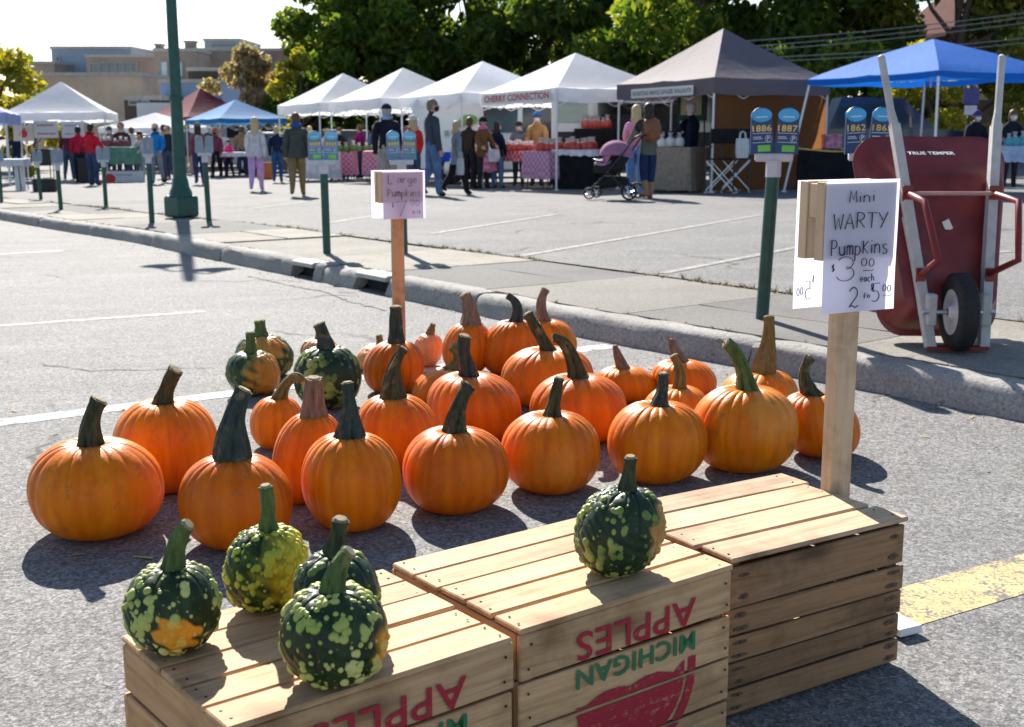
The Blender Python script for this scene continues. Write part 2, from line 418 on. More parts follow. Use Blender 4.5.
# ------------------------------------------------------------ pumpkins
def m_pumpkin(name,a,b,scar=.5):
    t=NT(name); v=t.coord(rnd=True); ri=t.new('ShaderNodeObjectInfo').outputs['Random']
    n=t.noise(v,5,4,.6); p=t.attr('pigment')
    c=t.mix(p,a,b); c=t.mix(t.math('MULTIPLY',t.ramp(n,[(.4,0.),(.75,1.)]),.5),c,mul(b,.9))
    c=t.mix(1.,c,t.ramp(ri,[(0,(.86,.72,.8)),(.3,(.96,.92,1)),(.6,(1,1.03,1)),(1,(1.06,1.24,1.1))]),'MULTIPLY')
    sc=t.ramp(t.noise(v,11,6,.75),[(.60,0.),(.68,1.)]); sc2=t.ramp(t.noise(v,62,3,.6),[(.63,0.),(.70,1.)]); st_=t.ramp(t.noise(t.coord((1,1,.16),rnd=True),34,4,.6),[(.45,0.),(.75,.55)]); c=t.mix(st_,c,mul(b,.62))
    gs=t.math('MULTIPLY',t.ramp(t.noise(v,3.1,3,.5),[(.62,0.),(.72,1.)]),t.math('MULTIPLY',ri,.55)); c=t.mix(gs,c,(.72,.36,.09)); c=t.mix(t.math('MULTIPLY',sc,scar*.55),c,(.26,.11,.04)); c=t.mix(t.math('MULTIPLY',sc2,scar*.35),c,(.42,.22,.08))
    t.set(c,t.ramp(t.noise(v,30,4),[(.3,.30),(.7,.48)]),.20)
    t.bump(t.math('ADD',t.math('MULTIPLY',t.noise(v,14,3,.5),1.6),t.math('MULTIPLY',t.noise(v,70,4,.65),.8)),.30,.005)
    t.b.inputs['Subsurface Weight'].default_value=.0
    t.b.inputs['Coat Weight'].default_value=.0
    return t.mat
ORANGE=m_pumpkin('orange pumpkin skin',(.84,.225,.002),(.70,.145,.002),1.2); PEACH=m_pumpkin('peach pumpkin skin',(.78,.36,.16),(.70,.27,.09),.8)
def m_stem(name,a,b):
    t=NT(name); v=t.coord((1,1,.18),rnd=True); n=t.noise(v,70,5,.7); q=t.noise(t.coord(rnd=True),22,4)
    c=t.mix(t.ramp(n,[(.35,0.),(.65,1.)]),a,b); c=t.mix(t.ramp(q,[(.55,0.),(.75,.7)]),c,(.30,.24,.13)); t.set(c,.78,.25); t.bump(t.math('ADD',n,t.noise(t.coord(rnd=True),160,3)),.8,.005); return t.mat
STEMS=dict(d=m_stem('dark green stem',(.026,.034,.020),(.075,.085,.040)),b=m_stem('brown dry stem',(.13,.095,.075),(.25,.19,.145)),
    o=m_stem('olive stem',(.13,.105,.028),(.22,.17,.06)),g=m_stem('green stem',(.05,.09,.025),(.13,.18,.055)),k=m_stem('blue green stem',(.020,.040,.042),(.06,.075,.06)))
STEMCUT=plain('dry cut stem end',(.27,.22,.13),.95,.5,45)
def pump_mesh(Rr,Hh,nrib,seed,lean=0.,res=(180,56),depth=.03,warts=None,patch=None,dim=.085,wn=0):
    rg=np.random.RandomState(seed); nu,nv=res
    th=np.linspace(0,2*np.pi,nu,endpoint=False); ph=np.linspace(.0,np.pi,nv)
    b=np.sort((np.arange(nrib)+rg.uniform(-.22,.22,nrib))*2*np.pi/nrib); b=np.concatenate([b,[b[0]+2*np.pi]])
    t2=np.where(th<b[0],th+2*np.pi,th); k=np.searchsorted(b,t2,side='right')-1; k=np.clip(k,0,nrib-1)
    u=(t2-b[k])/(b[k+1]-b[k]); gro=.62*np.abs(2*u-1)**2.4+.5*np.abs(2*u-1)**12
    dk=depth*rg.uniform(.55,1.35,nrib+1); gd=(dk[k]*(u<.5)+dk[(k+1)%nrib]*(u>=.5))*gro
    big=sum(rg.uniform(.006,.026)*np.cos(m*th+rg.uniform(0,6.28)) for m in(1,2,3))
    TH,PH=np.meshgrid(th,ph); sn=np.sin(PH); cs=np.cos(PH)
    r=np.abs(sn)**.86; z=np.sign(cs)*np.abs(cs)**.93
    topw=.55+.75*np.clip(z,0,1)
    rr=Rr*r*(1+big[None,:]-gd[None,:]*topw*(.4+.6*r))
    zz=Hh/2+Hh/2*z
    zz=zz-dim*Hh*np.exp(-(r/.27)**2)*(cs>0)*1.0-(Hh*.35*gd[None,:]*np.exp(-((r-.45)/.3)**2))*(cs>0)+.05*Hh*np.exp(-(r/.35)**2)*(cs<0)
    X=rr*np.cos(TH)+lean*(zz/Hh); Y=rr*np.sin(TH); V=np.stack([X,Y,zz],-1).reshape(-1,3)
    pig=sum(rg.uniform(.1,.3)*np.sin(m*th+rg.uniform(0,6.28)) for m in(3,5,8,13,21)); pig=np.clip(.5+pig,0,1)
    pig=np.broadcast_to(pig[None,:],TH.shape).reshape(-1).copy()
    wm=np.zeros(len(V)); pm=np.zeros(len(V))
    C=np.array([0,0,Hh/2]); D=V-C; Dn=D/np.linalg.norm(D,axis=1,keepdims=True)
    if patch:
        for (az,el,rad,fz) in patch:
            c=np.array([math.cos(az)*math.cos(el),math.sin(az)*math.cos(el),math.sin(el)]); a=np.arccos(np.clip(Dn@c,-1,1))
            wob=.18*np.sin(7*Dn[:,0]+3*Dn[:,2]*5)+.12*np.sin(17*Dn[:,1]+9*Dn[:,0])
            pm=np.maximum(pm,np.clip((rad*(1+wob)-a)/fz+.5,0,1))
    if wn:
        nc_=max(7,wn//9); cl=rg.normal(size=(nc_,3)); cl/=np.linalg.norm(cl,axis=1,keepdims=True)
        kk=rg.randint(nc_,size=wn); tight=rg.uniform(.06,.17,nc_)[kk][:,None]; free=(rg.uniform(size=(wn,1))<.45)
        ctr=cl[kk]+rg.normal(size=(wn,3))*np.where(free,.75,tight)*np.array([.85,.85,1.35]); ctr/=np.linalg.norm(ctr,axis=1,keepdims=True)
        wr=warts[0]*np.where(free[:,0],.30+.35*rg.uniform(size=wn),.65+.75*rg.uniform(size=wn)**1.5)
        asp=rg.uniform(.62,1.15,wn); disp=np.zeros(len(V)); dd=np.linalg.norm(D,axis=1)
        nzj=.05*np.sin(V[:,0]*310+V[:,2]*230)+.05*np.sin(V[:,1]*270-V[:,2]*250)
        for i in range(wn):
            el=Dn-ctr[i]; a=np.sqrt(el[:,0]**2+el[:,1]**2+(el[:,2]*asp[i])**2)*dd/wr[i]; m=a<1.5
            if not m.any(): continue
            am=a[m]*(1+nzj[m]); h=np.sqrt(np.clip(1-am**2,0,1))*wr[i]*warts[1]
            disp[m]=np.maximum(disp[m],h); wm[m]=np.maximum(wm[m],np.clip((1.12-am)/.2,0,1))
        keep=np.exp(-((zz.reshape(-1)-Hh)/(.02*Hh))**2); lump=.0011*np.sin(Dn[:,0]*17+Dn[:,2]*11)*np.sin(Dn[:,1]*15-Dn[:,2]*13)*(wn>0); V=V+Dn*(disp+lump)[:,None]
    zmin=V[:,2].min(); V[:,2]-=zmin
    idx=np.arange(nu*nv).reshape(nv,nu); a=idx[:-1,:]; bq=np.roll(idx,-1,1)[:-1,:]; c=np.roll(idx,-1,1)[1:,:]; d=idx[1:,:]
    F=np.stack([a,d,c,bq],-1).reshape(-1,4)
    me=bpy.data.meshes.new('body'); me.from_pydata(V.tolist(),[],F.tolist())
    for nm,ar in(('pigment',pig),('wart',wm),('patch',pm)):
        at_=me.attributes.new(nm,'FLOAT','POINT'); at_.data.foreach_set('value',ar.astype(np.float32))
    me.polygons.foreach_set('use_smooth',[True]*len(F)); me.update(); return me
def stem_obj(parent,base,tip,ctrl,r0,r1,m,seed,flare=1.9,curl=False,n=34):
    thin=max(0,min(1,(.036-r0)/.012)); rg=random.Random(seed); base=Vector(base);tip=Vector(tip);ctrl=Vector(ctrl); k=18; path=[];rad=[]
    ph=rg.uniform(0,6); nr=rg.choice([5,5,6]); 
    for i in range(k+1):
        t=i/k; p=base*(1-t)**2+ctrl*2*t*(1-t)+tip*t*t; path.append(p)
        fl=1+(flare-1)*1.15*math.exp(-t*6.0)+.40*thin*math.exp(-t*22); w=r0+(r1-r0)*min(1,t*1.15); rad.append(w*fl*(1+.05*math.sin(t*9+ph))*(1.10 if i>=k-1 else 1))
    mb=MB(); amp=.20
    mb.tube(path,rad,n*1,0,ridge=lambda a,t:(amp*(1.25-.45*t)+.30*thin*math.exp(-t*9))*(abs(math.cos(.5*nr*(a+t*.7)+ph))**.7*2-1.25)+.05*math.cos(11*a+ph+t*2))
    for i,v in enumerate(mb.v):
        lv=(i//n) if i<(k+1)*n else (0 if i<(k+2)*n else k)
        if lv<4:
            d=math.hypot(v[0]-path[lv].x,v[1]-path[lv].y); mb.v[i]=(v[0],v[1],v[2]-max(0,d-r0*.95)*1.1*(1-lv/4)-.004)
    o=mb.build('stem',[m],parent,True)
    cut=MB(); d=(path[-1]-path[-2]).normalized()
    cut.tube([path[-1]-d*.001,path[-1]+d*.004],[rad[-1]*.96,rad[-1]*.72],12); cut.build('stem_cut',STEMCUT,o)
    if curl:
        c=MB(); q=path[-1]; pts=[q]; s=curl
        for i in range(6): q=q+Vector((s*.010*math.cos(i*.5),rg.uniform(-.006,.006),.010*math.sin(i*1.3+.4))); pts.append(q)
        c.tube(pts,[.0032-.0004*i for i in range(7)],6); c.build('tendril',STEMS['o'],o,True)
    return o
G_OR='large orange pumpkins on the road'
# name: x,y,R,H, base dx, tip dx, tip z, curve(dx,dz of control), r0,r1, stem kind, flare, curl, ribs, label
PK=[
(-1.250,3.625,.198,.300,-.012,.020,.408,(-.02,.0),.029,.026,'d',1.7,0,20,'broad squat orange pumpkin with a straight brown-black stem, leftmost of the orange pumpkins'),
(-1.171,4.092,.174,.323,-.001,.053,.414,(-.01,.0),.026,.027,'d',1.7,0,19,'tall orange pumpkin with a leaning thick stem, just behind the leftmost one'),
(-.803,3.513,.163,.282,-.009,.030,.462,(-.02,.02),.050,.026,'k',1.25,-1,17,'orange pumpkin with a tall thick blue-black stem ending in a tendril, second in front row'),
(-.899,4.637,.101,.207,.007,.110,.262,(.02,.09),.020,.017,'o',1.6,0,16,'small orange pumpkin with a hooked olive stem arching right, near the dark warty pumpkin'),
(-.688,3.948,.116,.308,.043,.050,.413,(.0,.0),.046,.030,'b',1.2,0,17,'narrow orange pumpkin with a fat dry grey-brown stem'),
(-.484,3.677,.151,.307,-.009,-.012,.450,(.01,-.02),.036,.020,'k',2.1,0,18,'upright egg shaped orange pumpkin with a tapering black stem spreading over its crown'),
(-.395,4.344,.151,.279,-.029,.013,.433,(-.03,.02),.034,.018,'d',2.0,-1,18,'orange pumpkin with a twig tipped dark stem, right behind the upright egg shaped one'),
(-.552,5.649,.138,.250,.020,.023,.401,(.0,.0),.036,.030,'k',1.3,0,17,'orange pumpkin with a stubby dark stem at the foot of the large pumpkins sign'),
(-.226,6.110,.127,.263,.018,-.006,.398,(.02,.0),.050,.030,'b',1.3,0,16,'back row orange pumpkin with a wide ridged brown stem beside a peach pumpkin'),
(-.027,6.090,.146,.280,.042,.004,.388,(.055,.03),.030,.019,'k',1.4,0,18,'back row orange pumpkin with a slim dark stem curling left'),
(.222,6.437,.138,.226,-.045,-.046,.375,(-.05,.0),.028,.024,'b',1.3,0,18,'orange pumpkin farthest back with an upright blunt brown stem'),
(.147,5.364,.199,.268,.015,-.080,.407,(-.01,.0),.026,.024,'d',1.6,0,20,'wide orange pumpkin whose thick stem leans left, in front of the back row'),
(.259,4.725,.190,.274,-.001,-.102,.407,(-.005,.085),.028,.020,'d',1.5,0,20,'wide orange pumpkin in mid group whose dark stem hooks over to the left'),
(-.325,5.371,.140,.174,.062,.063,.265,(.06,.0),.026,.024,'o',1.4,0,18,'low orange pumpkin mostly hidden behind a scarred one, with a short olive stem'),
(-.131,4.753,.185,.277,-.032,-.050,.414,(-.03,.02),.030,.026,'k',1.3,0,19,'orange pumpkin with brown scars on its shoulder and a stubby blue-black stem'),
(-.185,3.856,.172,.277,.001,.050,.402,(-.005,.03),.027,.022,'d',1.6,-1,19,'round front row orange pumpkin with a twisted stem bending right'),
(.133,4.071,.170,.278,.001,.024,.385,(.0,.0),.024,.019,'d',1.6,0,20,'round front row orange pumpkin with a slim straight stem, left of the crate warty pumpkin'),
(.518,5.448,.131,.160,-.021,-.062,.247,(-.02,.02),.026,.014,'b',1.5,0,18,'low flat orange pumpkin with a claw shaped brown stem'),
(.495,4.189,.173,.286,.010,.021,.378,(.01,.0),.024,.018,'k',1.7,0,20,'round front row orange pumpkin with a short dark pointed stem'),
(.641,4.867,.133,.195,.024,.001,.310,(.02,.0),.026,.018,'o',1.4,0,17,'small orange pumpkin with a reddish olive stem, tucked behind two larger front pumpkins'),
(.787,5.491,.144,.183,-.031,-.070,.262,(-.03,.02),.028,.020,'b',1.4,-1,18,'low orange pumpkin with a frayed brown stem leaning left, near the kerb'),
(.827,4.329,.187,.314,.010,-.078,.458,(.005,.05),.026,.022,'g',1.7,-1,21,'big orange pumpkin with a long curved green stem and strong pleats at the top'),
(.994,4.991,.162,.235,.028,.045,.445,(.02,.0),.046,.022,'o',1.3,0,18,'orange pumpkin with a very tall yellow-olive ridged stem'),
(1.166,4.507,.147,.248,-.052,-.065,.366,(-.06,.0),.026,.020,'d',1.6,0,18,'rightmost orange pumpkin, partly behind the wooden sign stake'),
]
for i,(x,y,rr,hh,bd,td,tz,cc,r0,r1,sk,fl,curl,nr,lab) in enumerate(PK):
    t=thing('pumpkin',lab,'pumpkin',(x,y,slope(x,y)-.003),0,G_OR)
    me=pump_mesh(rr,hh*1.015,nr+2,100+i,bd,depth=.040); me.materials.append(ORANGE); link('body',me,t)
    rg=random.Random(i); yt=rg.uniform(-.02,.02); zb=hh*(.885)
    stem_obj(t,(bd,0,zb),(td,yt,tz),(bd+(td-bd)*.4+cc[0],yt*.3,zb+(tz-zb)*.55+cc[1]),r0*.90,r1*.82,STEMS[sk],i,fl,curl)
def m_warty(name,dark,dark2,wart,wart2,patch):
    t=NT(name); v=t.coord(rnd=True); n=t.noise(v,22,5,.65); n2=t.noise(v,9,3)
    c=t.mix(t.ramp(n,[(.4,0.),(.66,1.)]),dark,dark2)
    wcol=t.mix(t.ramp(n2,[(.4,0.),(.62,1.)]),wart,wart2)
    pc=t.mix(t.ramp(n,[(.35,0.),(.7,1.)]),patch,mul(patch,.72))
    c=t.mix(t.attr('patch'),c,pc); w2=t.mix(t.attr('patch'),wcol,t.mix(.55,wcol,mul(patch,1.3)))
    sp_=t.ramp(t.noise(v,120,3,.6),[(.64,0.),(.70,1.)]); c=t.mix(t.math('MULTIPLY',sp_,.55),c,wcol)
    c=t.mix(t.attr('wart'),c,w2); t.set(c,t.ramp(n,[(.3,.34),(.7,.5)]),.28); t.bump(t.noise(v,150,3,.6),.22,.003)
    return t.mat
DG,DG2=(.012,.026,.008),(.030,.055,.012)
WA=m_warty('warty skin pale green',DG,DG2,(.60,.57,.19),(.34,.40,.08),(.84,.33,.02))
WB=m_warty('warty skin yellow',DG,(.06,.10,.015),(.50,.48,.06),(.34,.40,.05),(.60,.45,.02))
WC=m_warty('warty skin dark',(.010,.026,.012),(.022,.045,.016),(.10,.17,.035),(.34,.37,.09),(.58,.26,.07))
WD=m_warty('warty skin orange sided',(.016,.040,.014),(.05,.075,.018),(.13,.17,.035),(.26,.22,.045),(.66,.23,.025))
WE=m_warty('peach warty skin',(.74,.33,.15),(.66,.26,.10),(.52,.20,.06),(.62,.33,.13),(.74,.3,.1))
F_=-math.pi/2   # azimuth that faces the camera
WK=[
(-.550,1.922,.371,.079,.147,.000,.030,.212,(.0,.02),.0135,.0115,'g',WA,[(F_+.3,-.32,.44,.10)],430,(.0060,.62),(500,250),'green warty pumpkin with an orange front patch and curved stem, leftmost on the crates'),
(-.435,2.094,.371,.076,.155,.007,.007,.224,(.004,.0),.0125,.0105,'g',WB,[(F_+1.15,.1,.85,.7)],480,(.0056,.6),(480,240),'yellow-green densely warted pumpkin with a straight stem at the back of the left crate'),
(-.292,1.974,.371,.075,.150,-.001,.010,.203,(.0,.0),.0145,.0125,'d',WC,[(F_-1.5,-.3,.6,.5)],240,(.0068,.55),(380,190),'dark green warty pumpkin half hidden behind another on the left crate'),
(-.272,1.801,.371,.085,.154,-.002,.026,.209,(-.006,.01),.0145,.0115,'g',WA,[(F_+1.35,-.1,.33,.3)],430,(.0060,.64),(500,250),'dark green pumpkin with clusters of pale warts, frontmost on the left crate'),
(.195,2.259,.376,.086,.172,.021,.026,.226,(.002,.0),.0125,.0100,'d',WC,[(F_+1.25,.05,.45,.16)],470,(.0058,.62),(500,250),'black-green warty pumpkin standing alone on the middle crate'),
(-1.177,5.628,0,.128,.211,-.018,-.019,.289,(.0,.0),.022,.019,'g',WD,[(F_+.95,.05,.95,.4)],330,(.011,.30),(240,120),'speckled green warty pumpkin on the road with a bright orange right side'),
(-1.205,6.040,0,.144,.220,-.025,-.030,.282,(.0,.0),.026,.023,'g',WD,[(F_+.2,.75,.75,.4)],330,(.012,.30),(240,120),'green warty pumpkin with an orange crown, farthest back on the road at left'),
(-.806,5.343,0,.151,.284,-.001,-.030,.371,(.0,.01),.026,.024,'k',WC,None,420,(.012,.32),(260,130),'dark speckled warty pumpkin on the road with a bent stem, near the hook stemmed pumpkin'),
(-.442,6.284,0,.079,.180,.024,.040,.221,(.0,.0),.018,.014,'o',WE,None,120,(.010,.3),(180,90),'small peach warty pumpkin between two orange back row pumpkins'),
(-.700,6.194,0,.108,.140,.039,.030,.180,(.0,.0),.018,.014,'o',WE,None,120,(.011,.3),(160,80),'low peach warty pumpkin peeking out left of the sign stake'),
(-.978,6.260,0,.104,.162,-.003,-.002,.195,(.0,.0),.018,.014,'o',WE,None,100,(.011,.3),(160,80),'peach pumpkin almost hidden behind the dark speckled warty pumpkin'),
]
def warty(i):
    x,y,z,rr,hh,bd,td,tz,cc,r0,r1,sk,m,pt,wn,wd_,res,lab=WK[i]
    t=thing('warty_pumpkin',lab,'pumpkin',(x,y,(slope(x,y)-.003) if z==0 else z),0,'warty pumpkins')
    me=pump_mesh(rr*.97,hh*.99,11 if z else 14,300+i,bd,res,.05,wd_,pt,.06,wn); me.materials.append(m); link('body',me,t)
    zb=hh*.90; stem_obj(t,(bd,0,zb),(td,-.004,tz),(bd+(td-bd)*.4+cc[0],0,zb+(tz-zb)*.55+cc[1]),r0,r1,STEMS[sk],50+i,1.7,0,18)
for i in range(len(WK)): warty(i)

# ------------------------------------------------------------ apple crates
CL,CW=.515,.410
STAIN=plain('iron rust stain in wood',(.115,.072,.048),.85,.35,60)
NAIL=plain('rusty nail head',(.05,.035,.028),.6,.3,50)
RED=None
def m_stencil(name,col):
    t=NT(name); v=t.coord(); n=t.noise(v,70,5,.75); g=t.noise(t.coord((3,60,60)),2,4,.6)
    f=t.math('ADD',t.math('MULTIPLY',n,.6),t.math('MULTIPLY',g,.4)); c=t.mix(t.ramp(f,[(.56,0.),(.70,.8)]),col,(.56,.40,.235)); t.set(c,.75,.25); return t.mat
RED=m_stencil('red stencil ink',(.42,.028,.045)); GRN=m_stencil('green stencil ink',(.05,.19,.085))
def textmesh(s,width=None,height=None,bold=0.,sx=1.,extr=.0004,font=None):
    cu=bpy.data.curves.new('lettering','FONT'); cu.body=s; cu.size=1; cu.align_x='CENTER'; cu.align_y='CENTER'; cu.offset=bold; cu.resolution_u=3; cu.space_character=1.05
    o=bpy.data.objects.new('lettering',cu); COL.objects.link(o); dg=bpy.context.evaluated_depsgraph_get(); dg.update()
    me=bpy.data.meshes.new_from_object(o.evaluated_get(dg)); bpy.data.objects.remove(o); bpy.data.curves.remove(cu)
    n=len(me.vertices); a=np.zeros(n*3); me.vertices.foreach_get('co',a); a=a.reshape(-1,3)
    lo=a.min(0);hi=a.max(0); a-=(lo+hi)/2; kx=width/(hi[0]-lo[0]); ky=(height/(hi[1]-lo[1])) if height else kx
    a[:,0]*=kx;a[:,1]*=ky; a[:,2]=0; me.vertices.foreach_set('co',a.reshape(-1)); me.update(); return me
def lettering(s,parent,M,width,height,mat,bold=.0,name='lettering'):
    me=textmesh(s,width,height,bold); me.transform(M); me.materials.append(mat); return link(name,me,parent)
def slat(mb,c,d,rg,m=0,jit=.0015,bev=.0025,ends=True):
    x,y,z=[q/2 for q in d]; b=bev
    M=Matrix.Translation(Vector(c)+Vector((rg.uniform(-jit,jit)*2.4,rg.uniform(-jit,jit),rg.uniform(-jit,jit))))@Euler((rg.uniform(-.008,.008),rg.uniform(-.005,.005),rg.uniform(-.004,.004))).to_matrix().to_4x4()
    mb.box((0,0,0),d,m,M,b)
def crate(name,label,x,y,yaw,H,ntop,nfront,wt,wf,heights=None,text=True,seed=1,gap=.006,z0=.012,topover=0.):
    rg=random.Random(seed); t=thing('apple_crate',label,'crate',(x,y,slope(x,y)),yaw,'upturned wooden apple crates in a row')
    th=.011; top=MB(); gt=.005
    inner=CW-.0; w=(inner-gt*(ntop-1))/ntop; yy=0
    for i in range(ntop):
        ww=w*rg.uniform(.97,1.0); ov=rg.uniform(-.012,.014)*topover
        slat(top,(CL/2+ov,yy+w/2,H-th/2),(CL+.002+topover*rg.uniform(0,.01),ww,th),rg); yy+=w+gt
    yy=0
    for i in range(ntop):
        for sx in(.016,CL-.016):
            for dy in(.25,.75): top.lathe([(.0026,0),(.0022,.0012),(.0002,.0014)],8,1,Matrix.Translation((sx+rg.uniform(-.004,.004),yy+w*dy+rg.uniform(-.006,.006),H+.0005)))
        yy+=w+gt
    top.build('top_panel',[wt,NAIL],t)
    hs=heights or [1/nfront]*nfront; tot=H-th-z0-.002-gap*(nfront-1) if not topover else H-th-z0-.008-gap*(nfront-1)
    def face(nm,y0,front,material):
        mb=MB(); zz=H-th-(.002 if not topover else .008); rows=[]
        for h in hs:
            hh=h*tot; slat(mb,(CL/2,y0,zz-hh/2),(CL+(.006*topover),th,hh),rg,jit=.0012); rows.append((zz,zz-hh)); zz-=hh+gap
        for (za,zb) in rows if front else []:
            for sx in((.018,CL-.018) if text else (.030,CL-.030)):
                for dz in(.22,.75):
                    q=(sx+rg.uniform(-.005,.005),-.0035,za-(za-zb)*dz)
                    mb.lathe([(.0028,0),(.0022,.0012),(.0002,.0014)],8,1,Matrix.Translation(q)@Matrix.Rotation(math.pi/2,4,'X'))
                    if not text:
                        pts=[]; rx=rg.uniform(.012,.024); rz=rg.uniform(.004,.007)
                        for k in range(14): a_=2*math.pi*k/14; r_=rg.uniform(.7,1.1); pts.append((rx*math.cos(a_)*r_,rz*math.sin(a_)*r_))
                        mb.prism(pts,0,.0004,2,Matrix.Translation((q[0]+rg.uniform(-.004,.004),-.0030,q[2]))@Matrix.Rotation(math.pi/2,4,'X'))
        return mb.build(nm,[material,NAIL,STAIN],t),rows
    fo,rows=face('front_panel',th/2-.0005,True,wf); face('back_panel',CW-th/2,False,wf)
    for x0 in(th/2+.0005,CL-th/2-.0005):
        ends=MB(); zz=H-th-.002; ne=4 if text else 5
        for k in range(ne):
            hh=(H-th-z0-.002-gap*(ne-1))/ne; slat(ends,(x0,CW/2,zz-hh/2),(th,CW-2*th-.004,hh),rg,jit=.0006); zz-=hh+gap
        ends.build('end_panel',m_end if text else wf,t)
    for cx in(th+.014,CL-th-.014):
        for cy in(th+.014,CW-th-.014):
            cr=MB(); cr.box((cx,cy,(H-th)/2+.004),(.024,.024,H-th-.016),0,None,.002); cr.build('corner_post',wf,t)
    if text:
        # stencils, upside down because the crate is upturned
        za,zb=rows[0]; h=za-zb; Fm=Matrix.Translation((0,-.0042,0))@Matrix.Rotation(math.pi/2,4,'X')@Matrix.Rotation(math.pi,4,'Z')
        def put(s,u0,u1,z,hgt,mm,bold):
            lettering(s,fo,Matrix.Translation((CL*(u0+u1)/2,-.0042,z))@Matrix.Rotation(math.pi/2,4,'X')@Matrix.Rotation(math.pi,4,'Z'),CL*(u1-u0),hgt,mm,bold)
        put('APPLES',.240,.808,za-h*.63,h*.64,RED,.008)
        zc,zd=rows[1]; h2=zc-zd; put('MICHIGAN',.240,.808,zc-h2*.28,h2*.46,GRN,.018)
        ap=MB(); cx=CL*.528; zt=zc-h2*.92; rx=CL*.285; rz=.150; N=110; stp=2*rx/N
        for i in range(N):
            for j in range(90):
                xx=-rx+(i+.5)*stp; zz=zt+.022-j*.0021; 
                if not any(b<zz-.0011 and zz+.0011<a for a,b in rows): continue
                u=xx/rx; w_=(zt-zz)/rz; topl=.010*abs(math.sin(u*4.2+.5))+.012*(1-u*u)-.006+ (.035*max(0,u-.62)/.38)
                q=math.sqrt(u*u+max(w_,0)**2)
                if zz>zt+topl or q>1: continue
                if u>.1 and .80<q<.865 : continue
                ap.add([(cx+xx-stp/2,-.0042,zz-.00105),(cx+xx+stp/2,-.0042,zz-.00105),(cx+xx+stp/2,-.0042,zz+.00105),(cx+xx-stp/2,-.0042,zz+.00105)],[(0,1,2,3)])
        ap.build('apple_stencil',RED,fo)
    return t
m_end=m_wood('reddish end wood',(.58,.34,.17),(.36,.19,.09),axis=1,stain=.3)
crate('l','pale apple crate at the left carrying four small warty pumpkins',-.403,1.648,.667,.372,5,4,WOOD_LIGHT,WOOD_LIGHT,seed=4)
crate('m','pale apple crate in the middle with one dark warty pumpkin and a red apple stencil',.013,1.984,.644,.377,5,4,WOOD_LIGHT,WOOD_LIGHT,seed=9)
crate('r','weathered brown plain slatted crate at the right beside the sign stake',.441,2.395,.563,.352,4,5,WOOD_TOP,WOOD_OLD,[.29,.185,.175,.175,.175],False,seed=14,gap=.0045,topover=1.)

# ------------------------------------------------------------ handwritten price signs
def m_paper(name,col):
    t=NT(name); v=t.coord(); n=t.noise(v,9,4); c=t.ramp(n,[(.3,mul(col,.95)),(.7,col)]); t.set(c,.8,.25)
    tr=t.new('ShaderNodeBsdfTranslucent'); t.l(c,tr.inputs[0]); mx=t.new('ShaderNodeMixShader'); mx.inputs[0].default_value=.42
    t.l(t.b.outputs[0],mx.inputs[1]); t.l(tr.outputs[0],mx.inputs[2]); t.l(mx.outputs[0],t.out.inputs[0]); t.bump(t.noise(v,14,2),.25,.01); return t.mat
PAPER=m_paper('white sign paper',(.80,.80,.98)); LILAC=m_paper('lilac sign paper',(.74,.68,.90))
INK=plain('marker ink',(.022,.018,.075),.6,.2,50); INKB=plain('bled through ink',(.26,.26,.30),.8,.1,50)
def arc(cx,cy,rx,ry,a0,a1,n=12): return [(cx+rx*math.cos(R(a0+(a1-a0)*i/n)),cy+ry*math.sin(R(a0+(a1-a0)*i/n))) for i in range(n+1)]
